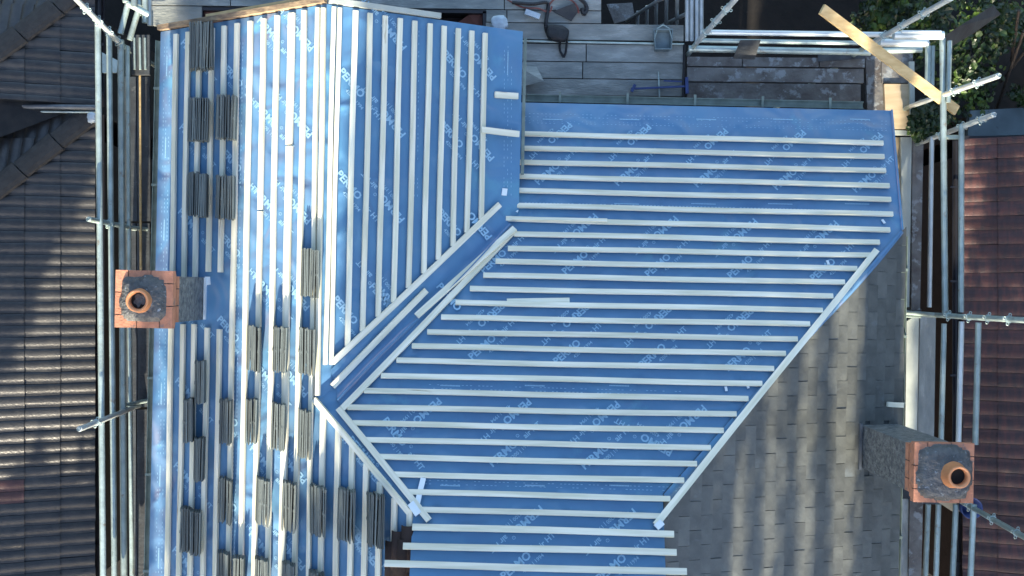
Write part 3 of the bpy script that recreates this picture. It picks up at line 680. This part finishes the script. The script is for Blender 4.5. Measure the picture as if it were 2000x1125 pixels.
deck(sr, [(1733, 268), (1758, 268), (1764, 445), (1735, 445)], ZB - .05, 'ply'); deck(sr, [(1759, 268), (1781, 268), (1776, 600), (1764, 600)], ZB, 'pale_board')
deck(sr, [(1782, 266), (1804, 266), (1797, 605), (1780, 605)], ZB - .02, 'board_mud')
deck(sr, [(1771, 628), (1780, 610), (1795, 612), (1791, 860), (1768, 860)][0:1] + [(1795, 612), (1791, 860), (1768, 860)], -.1, 'pale_board', label='pale board standing on edge beside the old slope')
deck(sr, [(1797, 614), (1828, 616), (1824, 870), (1792, 870)], -.45, 'board'); deck(sr, [(1757, 975), (1775, 975), (1772, 1180), (1752, 1180)], -.5, 'board'); deck(sr, [(1777, 975), (1803, 975), (1798, 1180), (1774, 1180)], -.48, 'board_mud')
deck(sr, [(1764, 600), (1800, 604), (1770, 700), (1762, 700)], -.7, 'board_dark')
deck(sr, [(1758, 860), (1850, 870), (1850, 985), (1758, 985)], -.75, 'board_dark')
# ------------------------------------------------------------------ things on the walkway
def blob(name, c, sx, sy, sz, m, label, cat, nz=.25, rotz=0, sub=3, parent=None):
    bm = bmesh.new(); bmesh.ops.create_icosphere(bm, subdivisions=sub, radius=1)
    for v in bm.verts:
        f = 1 + nz * noise.noise(v.co * 2.1 + Vector(c)); q = v.co * f
        q = Vector((math.copysign(abs(q.x) ** .7, q.x) * sx, math.copysign(abs(q.y) ** .7, q.y) * sy, math.copysign(abs(q.z) ** .7, q.z) * sz)); v.co = q
    me = bpy.data.meshes.new(name); bm.to_mesh(me); bm.free(); me.materials.append(M[m])
    for p in me.polygons: p.use_smooth = True
    o = bpy.data.objects.new(name, me); link(o, parent, Matrix.Translation(c) @ Matrix.Rotation(rotz, 4, 'Z'))
    if label: tag(o, label, cat)
    return o
bagc = P(1089, 68, ZB) + Z * .06
bag = thing('tool_bag', P(1089, 68, ZB), 'black padded bag with a dangling strap on the walkway boards', 'bag')
blob('bag_body', bagc, .115, .085, .06, 'bag', None, None, .2, -.25, parent=bag)
k = MB(); pts = [P(1095, 78, ZB + .08), P(1093, 90, ZB + .03), P(1094, 100, ZB + .02), P(1101, 112, ZB + .02), P(1105, 103, ZB + .03), P(1107, 85, ZB + .05), P(1108, 70, ZB + .08), P(1103, 60, ZB + .1)]
k.path(pts, .012).build('strap', M['cable_black'], bag)
def wire(pts, r, m, label, cat='cable', z=ZB + .03, name='cable'):
    k = MB(); n = 6; P3 = [P(x, y, z + random.uniform(0, .03)) for x, y in pts]; out = []
    for i in range(len(P3) - 1):
        p0 = P3[max(0, i - 1)]; p1 = P3[i]; p2 = P3[i + 1]; p3 = P3[min(len(P3) - 1, i + 2)]
        for j in range(n):
            t = j / n; out.append(.5 * ((2 * p1) + (p2 - p0) * t + (2 * p0 - 5 * p1 + 4 * p2 - p3) * t * t + (3 * p1 - p0 - 3 * p2 + p3) * t ** 3))
    out.append(P3[-1]); k.path(out, r, 6); return tag(k.build(name, M[m], center=True), label, cat)
wire([(1000, 5), (1040, 8), (1068, 5), (1070, 20), (1066, 45), (1068, 62), (1074, 75)], .020, 'cable_black', 'thick black hose running down to the black bag')
wire([(1068, 22), (1075, 6), (1090, -4), (1115, 0), (1128, 14), (1130, 26)], .010, 'cable_red', 'dark red cable curling over the grey felt scrap')
wire([(985, -4), (1020, 14), (1050, 16), (1072, 24), (1078, 12)], .009, 'cable_red', 'dark red cable end lying left of the thick hose')
wire([(1128, -6), (1142, 6), (1146, 18), (1140, 28), (1136, 16)], .022, 'bag', 'short bundle of black webbing right of the grey felt scrap', 'webbing', name='webbing')
k = MB(); q = [P(1080, 22, ZB + .04), P(1122, 6, ZB + .06), P(1128, 24, ZB + .04), P(1116, 41, ZB + .03)]; k.prism(q, (0, 0, -.02))
tag(k.build('felt_scrap', M['left_tile'], center=True), 'brown grey felt scrap under the red cable', 'scrap')
k = MB(); k.bar(P(1026, 24, ZB + .02), P(1054, 34, ZB + .02), .055, .04)
tag(k.build('white_block', M['rag'], center=True), 'small white block beside the dark hose on the top boards', 'block')
blob('rag', P(975, 45, ZB + .05), .085, .075, .05, 'rag', 'crumpled pale cloth beyond the gable eaves corner', 'cloth', .55)
# tub
tc_ = P(1291, 84, ZB); tb = thing('tub', tc_, 'blue grey plastic tub standing across the boards near the ladder', 'tub')
k = MB(); a = [(-.085, -.105), (.085, -.105), (.10, .105), (-.10, .105)]; b = [(-.07, -.09), (.07, -.09), (.085, .09), (-.085, .09)]
vs = [tc_ + Vector((x, y, .17)) for x, y in a] + [tc_ + Vector((x, y, 0)) for x, y in b] + [tc_ + Vector((x * .9, y * .9, .17)) for x, y in a] + [tc_ + Vector((x * .9, y * .9, .10)) for x, y in b]
fs = [(i, (i + 1) % 4, 4 + (i + 1) % 4, 4 + i) for i in range(4)] + [(4, 5, 6, 7)] + [(i, 8 + i, 8 + (i + 1) % 4, (i + 1) % 4) for i in range(4)] + [(8 + i, 12 + i, 12 + (i + 1) % 4, 8 + (i + 1) % 4) for i in range(4)] + [(12, 13, 14, 15)]
k.add(vs, fs).build('tub_body', M['tub'], tb)
k = MB(); k.path([tc_ + Vector((-.09, .0, .165)), tc_ + Vector((-.06, .11, .16)), tc_ + Vector((.0, .15, .15)), tc_ + Vector((.06, .11, .16)), tc_ + Vector((.09, .0, .165))], .006).build('handle', M['galv'], tb)
# sash clamp
cl_ = thing('sash_clamp', P(1290, 172, ZB), 'dark blue steel clamp lying across the walkway boards', 'clamp')
MB().bar(P(1232, 174, ZB + .03), P(1340, 169, ZB + .03), .02, .02).build('bar', M['blue_steel'], cl_)
MB().bar(P(1233, 180, ZB + .03), P(1240, 166, ZB + .03), .03, .03).build('jaw', M['blue_steel'], cl_)
MB().bar(P(1340, 152, ZB + .03), P(1341, 184, ZB + .03), .032, .04).build('jaw', M['blue_steel'], cl_)
MB().tube(P(1286, 140, ZB + .03), P(1288, 190, ZB + .03), .008).build('screw', M['galv'], cl_)
MB().bar(P(1296, 158, ZB + .02), P(1338, 160, ZB + .02), .014, .012).build('guide_rod', M['blue_steel'], cl_)
def slab_thing(name, quad, z, m, label, cat, th=.015, dz=None):
    pts = [P(x, y, z + (dz[i] if dz else 0)) for i, (x, y) in enumerate(quad)]
    return tag(MB().prism(pts, (0, 0, -th)).build(name, M[m], center=True), label, cat)
slab_thing('grey_sheet', [(1446, 78), (1486, 78), (1474, 116), (1432, 114)], -.28, 'board_dark', 'dark grey sheet leaning over the top guard rail', 'sheet', .012, (.3, .3, 0, 0))
slab_thing('grey_sheet', [(1598, 98), (1690, 98), (1690, 114), (1598, 120)], ZB + .05, 'board_dark', 'blue grey sheet lying under the diagonal plank', 'sheet')
slab_thing('metal_plate', [(1008, 128), (1048, 130), (1062, 158), (1012, 172)], ZB + .03, 'board', 'bent grey metal plate in the corner beside the gable eaves', 'plate', .006, (0, 0, .08, 0))
# diagonal plank, clear of the rails it rests on
pa, pb = P(1603, 18, .85), P(1866, 216, .24)
k = MB(); k.bar(pa, pb, .095, .03); tag(k.build('plank', M['wood_warm'], center=True), 'long yellow timber plank lying diagonally over the corner of the scaffold', 'plank')
# terracotta-ended tray
tr = thing('long_trough', P(670, 40, -1), 'long dark trough with terracotta coloured ends behind the gable', 'trough')
zt_ = -.8
k = MB()
for q in ([(388, 14), (950, 20), (950, 26), (388, 20)], [(388, 20), (396, 20), (396, 75), (388, 75)], [(943, 22), (950, 22), (950, 75), (943, 75)], [(388, 75), (950, 75), (950, 82), (388, 82)]):
    k.prism([P(x, y, zt_ + .2) for x, y in q], (0, 0, -.25))
k.build('rim', M['darkplastic'], tr)
MB().prism([P(x, y, zt_) for x, y in [(390, 18), (948, 22), (948, 80), (390, 80)]], (0, 0, -.03)).build('floor', M['wallbrick'], tr)
MB().prism([P(x, y, zt_ + .03 + dz) for x, y, dz in [(398, 22, .12), (424, 22, .1), (446, 60, 0), (398, 60, .05)]], (0, 0, -.02)).build('end_slab', M['terracotta'], tr)
MB().prism([P(x, y, zt_ + .03 + dz) for x, y, dz in [(914, 30, .1), (942, 26, .12), (942, 62, .05), (885, 50, 0)]], (0, 0, -.02)).build('end_slab', M['terracotta'], tr)
# stair opening with an aluminium stair and uprights
sta = thing('ladder', P(1270, 25, -2.5), 'aluminium ladder stair coming up through the dark opening', 'ladder')
frame_pipe(sta, (1225, 40), -1.9, (1320, -20), -.2, .022, 'alu', 'stile'); frame_pipe(sta, (1290, 52), -1.6, (1345, 25), -.4, .022, 'alu', 'stile')
for i, x in enumerate((1245, 1263, 1281, 1301, 1322)):
    frame_pipe(sta, (x, 50 - i * 1), -1.7 + i * .2, (x + 1, 22 - i * 10), -1.6 + i * .3, .020, 'alu', 'rung')
for x in (1342, 1351, 1361, 1370):
    frame_pipe(sta, (x, -20), -.2, (x, 80), -.35, .022, 'alu', 'upright')
slab_thing('tarpaulin', [(1185, 8), (1235, 5), (1240, 35), (1200, 46)], -2.6, 'board_mud', 'crumpled dark tarpaulin deep in the stair opening', 'tarpaulin')
# small bucket under the right chimney, on the scaffold
bk = thing('bucket', P(1886, 985, .35), 'small dark blue bucket on the scaffold beside the right chimney', 'bucket')
MB().lathe([(.075, 0), (.10, .16), (.093, .16), (.07, .01), (0, .01)], P(1884, 986, .35), 22).build('bucket_body', M['blue_steel'], bk, smooth=True)
slab_thing('cream_board', [(1815, 970), (1862, 975), (1884, 998), (1862, 1000)], .30, 'ply', 'cream board end beside the blue bucket under the right chimney', 'board')
# ------------------------------------------------------------------ neighbouring houses
def neighbour(name_label, m, ex, z, sgn, rngs, gauge, wid, rolls, cat='house'):
    pass
LT = [tile_mesh('left_tile', .135, .42, .026, 'left_tile', 1), tile_mesh('left_tile', .135, .42, .030, 'left_tile', 1, .003)]
LR = tile_mesh('left_tile', .135, .42, .026, 'left_tile_red', 1)
E1 = P(182, 430, -2.0)
PA = plane_dir(Vector((-1, 0, 0)), E1, .42)
TL = P(0, 220, -2.0).y
def vplane(y, z, t=.42): return plane_dir(Vector((0, -1, 0)), Vector((0, y, z)), t)
X1 = E1.x
# lower house: eaves on its right side, hip running up to the left
def left_house(ytop, ybot, label, red=None, flash=False):
    root = thing('neighbouring_house', Vector((X1 - 2, (ytop + ybot) / 2, -5.6)), label, 'house')
    corner = Vector((X1, ytop, -2.0)); pt = plane_dir(Vector((0, -1, 0)), corner, .42)
    hn = Vector((1, -1, 0)).normalized()            # inside the right-facing slope
    upA = Vector((-1, 0, 0)); acA = -Vector((-upA.y, upA.x, 0))
    r0, r1 = sorted((acA.dot(Vector((0, ytop, 0))), acA.dot(Vector((0, ybot, 0)))))
    cnd = (lambda me, p: LR if red and red(p) else me)
    tile_roof(root, PA, upA, (-X1 - .02, -X1 + 2.6), (r0, r1), .375, .135, LT, clips=[(corner, hn), (Vector((0, ybot, 0)), Vector((0, 1, 0)))], bond=0, cond=cnd, maxn=230)
    upB = Vector((0, -1, 0)); acB = -Vector((-upB.y, upB.x, 0))
    s0, s1 = sorted((acB.dot(Vector((X1, 0, 0))), acB.dot(Vector((X1 - 2.8, 0, 0)))))
    tile_roof(root, pt, upB, (-ytop - .02, -ytop + 2.6), (s0, s1), .375, .135, LT, clips=[(corner, -hn)], bond=0, maxn=70)
    k = MB(); k.prism([corner + Vector((-.1, -.1, -.02)), Vector((X1 - .1, ybot, -2.02)), Vector((X1 - 2.8, ybot, -2.08 + 1.1)), Vector((X1 - 2.8, ytop - 2.8, -2.08 + 1.1))], (0, 0, -.08))
    k.box(X1 - 2.8, X1 - .25, ybot + .02, ytop - .2, -5.6, -2.05); k.build('wall', M['left_tile'], root)
    k = MB(); k.prism([corner + Vector((-.1, -.1, -.03)), corner + Vector((-2.8, -2.8, 1.06)), corner + Vector((-2.8, -.1, -.03))], (0, 0, -.08)); k.build('wall', M['wallbrick'], root); hk = MB(); a = corner + Z * .03; b = corner + Vector((-2.8, -2.8, 1.176 + .03)); 
    n = 8
    for i in range(n):
        p, q = a.lerp(b, i / n), a.lerp(b, (i + .97) / n)
        d = (q - p).normalized(); s = d.cross(Z).normalized(); vs = []
        for pt_, r_ in ((p, .135), (q, .12)):
            for j in range(7):
                t = math.pi * j / 6; vs.append(pt_ + s * (r_ * math.cos(t)) + Z * (r_ * .38 * math.sin(t)))
        MB().add(vs, [(j, j + 1, 8 + j, 7 + j) for j in range(6)] + [tuple(range(7)), tuple(range(13, 6, -1))]).build('hip_tile', M['mortar'], root, smooth=False)
    gutter(Vector((X1 + .05, ybot, -2.06)), Vector((X1 + .05, ytop, -2.06)), .055, parent=root, brackets=5, mtl='darkplastic')
    return root
ys = P(90, 222, -2.0).y
ybot = -3.6
left_house(ys, ybot, 'dark tiled house on the left whose sunlit eaves run down beside the scaffold', red=lambda p: p.x < X1 - .68 and abs(P(30, 968, PA).y - p.y) < .14 and p.x > X1 - 1.1)
h2 = left_house(ys + 1.55, ys + .10, 'dark tiled house in the top left corner, its hip in shade')
MB().tube(Vector((X1 - 2.4, ys + .05, -1.70)), Vector((X1 + .1, ys + .05, -1.86)), .03).build('pipe', M['lead'], h2)
MB().tube(Vector((X1 - 2.4, ys + .00, -1.75)), Vector((X1 + .1, ys + .00, -1.9)), .014).build('pipe', M['galv'], h2)
blob('plastic_bag', P(180, 230, -1.7), .05, .06, .04, 'rag', 'crumpled pale blue plastic caught at the left house gutter corner', 'plastic', .5)
# right neighbour
RTm = [tile_mesh('right_tile', .165, .42, .014, 'right_tile', 1), tile_mesh('right_tile', .165, .42, .017, 'right_tile', 1, -.003)]
E2 = P(1884, 600, -2.0); PB = plane_dir(Vector((1, 0, 0)), E2, .42)
rh = thing('neighbouring_house', Vector((E2.x + 2, -.8, -5.6)), 'red brown tiled house along the right edge of the photo', 'house')
upA = Vector((1, 0, 0)); acA = -Vector((-upA.y, upA.x, 0)); yt2 = P(1884, 272, -2.0).y
r0, r1 = sorted((acA.dot(Vector((0, yt2, 0))), acA.dot(Vector((0, -3.8, 0)))))
tile_roof(rh, PB, upA, (E2.x - .02, E2.x + 2.2), (r0, r1), .375, .165, RTm, clips=[(Vector((0, yt2, 0)), Vector((0, -1, 0)))], bond=0)
k = MB(); k.prism([Vector((E2.x + .05, yt2, -1.98)), Vector((E2.x + 2.5, yt2, -1.98 + 1.03)), Vector((E2.x + 2.5, -3.8, -1.98 + 1.03)), Vector((E2.x + .05, -3.8, -1.98))], (0, 0, -.08)); k.box(E2.x + .25, E2.x + 2.5, -3.8, yt2 - .1, -5.6, -2.1); k.build('wall', M['wallbrick'], rh)
k = MB(); k.box(E2.x - .02, E2.x + 2.4, yt2 - .01, yt2 + .035, -2.02, -1.96); k.build('verge_board', M['darkplastic'], rh)
gutter(Vector((E2.x - .06, -3.8, -2.06)), Vector((E2.x - .06, yt2, -2.06)), .055, parent=rh, brackets=5, mtl='darkplastic')
sh = thing('shed', P(1950, 240, -2.6), 'flat grey blue felt roof just above the red brown tiled house', 'shed')
MB().prism([P(x, y, -2.3) for x, y in ((1895, 216), (2080, 206), (2080, 262), (1890, 266))], (0, 0, -.08)).build('roof', M['shed'], sh)
MB().prism([P(x, y, -2.4) for x, y in ((1902, 222), (2078, 212), (2078, 256), (1897, 260))], (0, 0, -3.2)).build('wall', M['wallbrick'], sh)
# ------------------------------------------------------------------ plants
def leaf_field(blobs, n, size, mb, rng):
    tot = sum(b[3] * b[4] for b in blobs)
    for b in blobs:
        cx, cy, cz, rx, ry, rz = b[:6]; m_ = int(n * b[3] * b[4] / tot)
        for _ in range(m_):
            while True:
                x, y, z = rng.uniform(-1, 1), rng.uniform(-1, 1), rng.uniform(-1, 1); r = x * x + y * y + z * z
                if .18 < r < 1: break
            p = Vector((cx + x * rx, cy + y * ry, cz + z * rz))
            if noise.noise(p * (1.2 / size * .12)) < -.12: continue
            d = Vector((rng.gauss(0, 1), rng.gauss(0, 1), rng.gauss(-.2, .5))).normalized(); nn = Vector((rng.gauss(0, .5), rng.gauss(0, .5), 1)).normalized()
            s = d.cross(nn).normalized(); nn = s.cross(d); L = size * rng.uniform(.6, 1.3); w_ = L * rng.uniform(.28, .42)
            mb.add([p, p + d * L * .35 + s * w_ - nn * .0, p + d * L * .75 + s * w_ * .75, p + d * L - nn * L * .15, p + d * L * .75 - s * w_ * .75, p + d * L * .35 - s * w_, p + d * L * .5 - nn * L * .12],
                   [(0, 1, 6), (1, 2, 6), (2, 3, 6), (3, 4, 6), (4, 5, 6), (5, 0, 6)])
rg = random.Random(5)
def W3(px, py, z): return P(px, py, z)
def bush(label, cat, name, blobs_px, n, size, trunk_px, m='leaf', grp=None):
    bl = []
    for px, py, z, r in blobs_px:
        c = P(px, py, z); bl.append((c.x, c.y, c.z, r, r * .9, r * .7))
    base = P(*trunk_px, -5.6)
    t = thing(name, base, label, cat, grp)
    k = MB(); leaf_field(bl, n, size, k, rg); k.build('crown', M[m], t)
    k = MB()
    for b in bl: k.tube(base, Vector(b[:3]), .05, 6, .012)
    k.build('trunk', M['bark'], t); return t
bush('leafy green bush behind the upper right scaffold rail, lit at its top', 'bush', 'bush', [(1770, 15, -1.6, .45), (1730, 45, -2.0, .4), (1810, 60, -2.0, .45), (1800, -10, -1.4, .4), (1740, -10, -1.7, .35)], 1500, .085, (1740, 10))
bush('leafy green bush right of the scaffold corner in the top right', 'bush', 'bush', [(1900, 60, -1.9, .5), (1930, 20, -1.9, .5), (1880, 120, -2.2, .5), (1870, 180, -2.4, .45), (1960, 60, -2.3, .4), (1985, 10, -2, .4)], 2000, .085, (1930, 100))
bush('small ivy bush poking up between the scaffold boards and the corner rail', 'bush', 'bush', [(1812, 236, -.35, .15), (1798, 250, -.35, .10), (1830, 212, -.5, .15)], 1500, .07, (1830, 235))
bush('yellow green foliage at the right edge beyond the dark branches', 'bush', 'bush', [(2010, 170, -2.2, .25), (2010, 60, -2.0, .25)], 700, .08, (2020, 150))
tw = thing('bare_shrub', P(1960, 230, -5.6), 'thin bare branches rising over the dark garden at the right edge', 'shrub')
for a, za, b, zb in (((1940, 230), -3, (2000, 60), -1.5), ((1955, 160), -2.5, (2010, 90), -1.8), ((1920, 210), -3, (1945, 228), -2.6), ((1975, 120), -2.3, (1990, 20), -1.4), ((1945, 232), -5.5, (1940, 230), -3)):
    frame_pipe(tw, a, za, b, zb, .016, 'bark', 'branch')
slab_thing('dark_tarpaulin', [(1842, 72), (1872, 52), (1940, 10), (1955, 28), (1900, 66), (1860, 90)], -.2, 'board_dark', 'dark grey tarpaulin hanging off the scaffold corner over the bush', 'tarpaulin', .01, (.4, .3, -.3, -.5, -.3, .1))
for i, (x, y, lab) in enumerate(((1704, 22, 'small pale pebble glinting in the dark soil near the plank'),)):
    blob('pebble', P(x, y, -5.5), .12, .1, .08, 'wallpale', lab, 'stone', .3)
# ------------------------------------------------------------------ unseen trees added south of the house, shaped to pass low sun in strips
def occluder_tree(label, x, y, blobs, n, size=.30, grp='unseen trees added south of the house to cut the sun into strips'):
    t = thing('occluder_tree', Vector((x, y, -5.6)), label, 'tree', grp)
    k = MB(); tot = sum(b[2] * b[3] for b in blobs)
    for cx, cz, rx, rz in blobs:
        for _ in range(int(n * rx * rz / tot)):
            while True:
                q = Vector((rg.uniform(-1, 1), rg.uniform(-1, 1), rg.uniform(-1, 1)))
                if q.length < 1: break
            p = Vector((cx + q.x * rx, y + q.y * .7, cz + q.z * rz))
            d = Vector((rg.gauss(0, 1), rg.gauss(0, 1), rg.gauss(0, 1))).normalized(); s = d.orthogonal().normalized(); L = size * rg.uniform(.5, 1.1)
            k.add([p, p + d * L * .5 + s * L * .35, p + d * L, p + d * L * .5 - s * L * .35], [(0, 1, 2, 3)])
    k.build('crown', M['leaf_dark'], t)
    k = MB(); k.tube((x, y, -5.6), (x, y, blobs[0][1]), .12, 8, .05)
    for cx, cz, rx, rz in blobs: k.tube((x, y, max(-5, cz - 2)), (cx, y, cz), .05, 6, .02)
    k.build('trunk', M['bark'], t)
YO = -12
occluder_tree('slender cypress added out of view to block sun, the tallest of the narrow ones south of the left slope', -3.1, YO, [(-3.12, 5.2, .36, 1.4), (-3.1, 6.7, .30, 1.4), (-3.12, 3.8, .36, 1.4)], 5200, .14)
occluder_tree('very thin unseen cypress added to split the sunlight, in line with the left scaffold', -3.72, YO, [(-3.73, 5.2, .12, 1.4), (-3.73, 6.7, .11, 1.4), (-3.73, 3.6, .14, 1.5)], 2200, .11)
occluder_tree('broad unseen tree added to block sun south of the middle of the house, widest crown of all', .5, YO, [(.1, 6.0, 1.62, 2.2), (-1.4, 4.9, .88, .9), (-.95, 6.4, .85, 1.3), (.75, 4.7, .95, 1.4), (1.55, 7.0, .9, 1.1), (0, 4.2, 1.5, 1.1)], 32000, .18)
for cx_, wd_, tp_, lab_ in ((1.84, .10, 5.9, 'thin unseen cypress added to part the sun streaks, first to the right of the broad tree'), (2.17, .13, 5.9, 'thin unseen cypress added to part the sun streaks, second to the right of the broad tree'), (2.51, .10, 6.1, 'thin unseen cypress added to part the sun streaks, third to the right of the broad tree')):
    occluder_tree(lab_, cx_, YO, [(cx_, 5.0, wd_, 1.2), (cx_ + .02, 4.2, wd_ * 1.1, 1.0), (cx_ + .05, tp_ + .4, wd_ * 1.3, .8)], 1300, .09)
occluder_tree('narrow unseen tree added to block sun south of the old grey slope', 3.1, YO, [(3.12, 5.0, .25, 1.6), (3.14, 6.7, .25, 1.4), (3.1, 3.8, .34, 1.2)], 5000, .13)
occluder_tree('upright unseen tree added to block sun, in line with the right scaffold', 4.3, YO, [(4.28, 5.0, .60, 2.2), (4.3, 6.8, .5, 1.4), (4.2, 3.4, .6, 1.8), (4.2, 1.2, .9, 1.4), (5.0, .6, .9, 1.5)], 16000, .17)
occluder_tree('broad unseen tree added to block sun beyond the red brown tiled house', 6.4, YO, [(6.3, 4.6, 1.25, 2.6), (7.6, 3.6, 1.2, 2.6), (5.9, 2.4, 1.1, 1.5)], 19000, .2)
occluder_tree('round headed unseen tree, crown shaped to edge a light patch, beyond the dark tiled house', -7.4, YO, [(-4.95, 5.6, .6, 1.75), (-5.6, 5.2, .5, 1.75), (-6.15, 5.0, .7, 1.95), (-7.1, 4.9, 1.1, 1.95)], 18000, .18)
occluder_tree('low bushy unseen tree, top shaped to edge a light patch, under the round headed one beyond the dark tiled house', -6.0, YO, [(-5.2, 1.0, .7, 1.3), (-5.9, 1.2, .7, 1.35), (-7.0, 1.4, 1.1, 1.4), (-4.3, 1.6, .5, 1.4)], 14000, .2)
def sky_blocker_tree(label, x, y, z, r, n):  # tree added out of view, darkens the sides by covering part of the sky
    t = thing('occluder_tree', Vector((x, y, -5.6)), label, 'tree', 'unseen trees added past the neighbouring houses to block sky light')
    k = MB()
    for _ in range(n):
        while True:
            q = Vector((rg.uniform(-1, 1), rg.uniform(-1, 1), rg.uniform(-1, 1)))
            if .5 < q.length < 1: break
        p = Vector((x + q.x * r * .8, y + q.y * r, z + q.z * r * 1.5)); d = Vector((rg.gauss(0, 1), rg.gauss(0, 1), rg.gauss(0, 1))).normalized(); s_ = d.orthogonal().normalized(); L = .5 * rg.uniform(.6, 1.2)
        k.add([p, p + d * L * .5 + s_ * L * .35, p + d * L, p + d * L * .5 - s_ * L * .35], [(0, 1, 2, 3)])
    k.build('crown', M['leaf_dark'], t); MB().tube((x, y, -5.6), (x, y, z), .3, 8, .1).build('trunk', M['bark'], t)
sky_blocker_tree('big unseen tree added to block sky light west of the dark tiled house, the southern one', -11.5, -3.5, 3.5, 3.6, 5000)
sky_blocker_tree('big unseen tree added to block sky light west of the dark tiled house, the middle one', -11.2, 1.0, 3.8, 3.6, 5000)
sky_blocker_tree('big unseen tree added to block sky light west of the dark tiled house, the northern one', -11.5, 5.5, 3.4, 3.4, 5000)
sky_blocker_tree('big unseen tree added to block sky light east of the red brown tiled house, the southern one', 12.0, -3, 3.0, 3.6, 5000)
sky_blocker_tree('big unseen tree added to block sky light east of the red brown tiled house, the northern one', 12.0, 3, 3.0, 3.6, 5000)
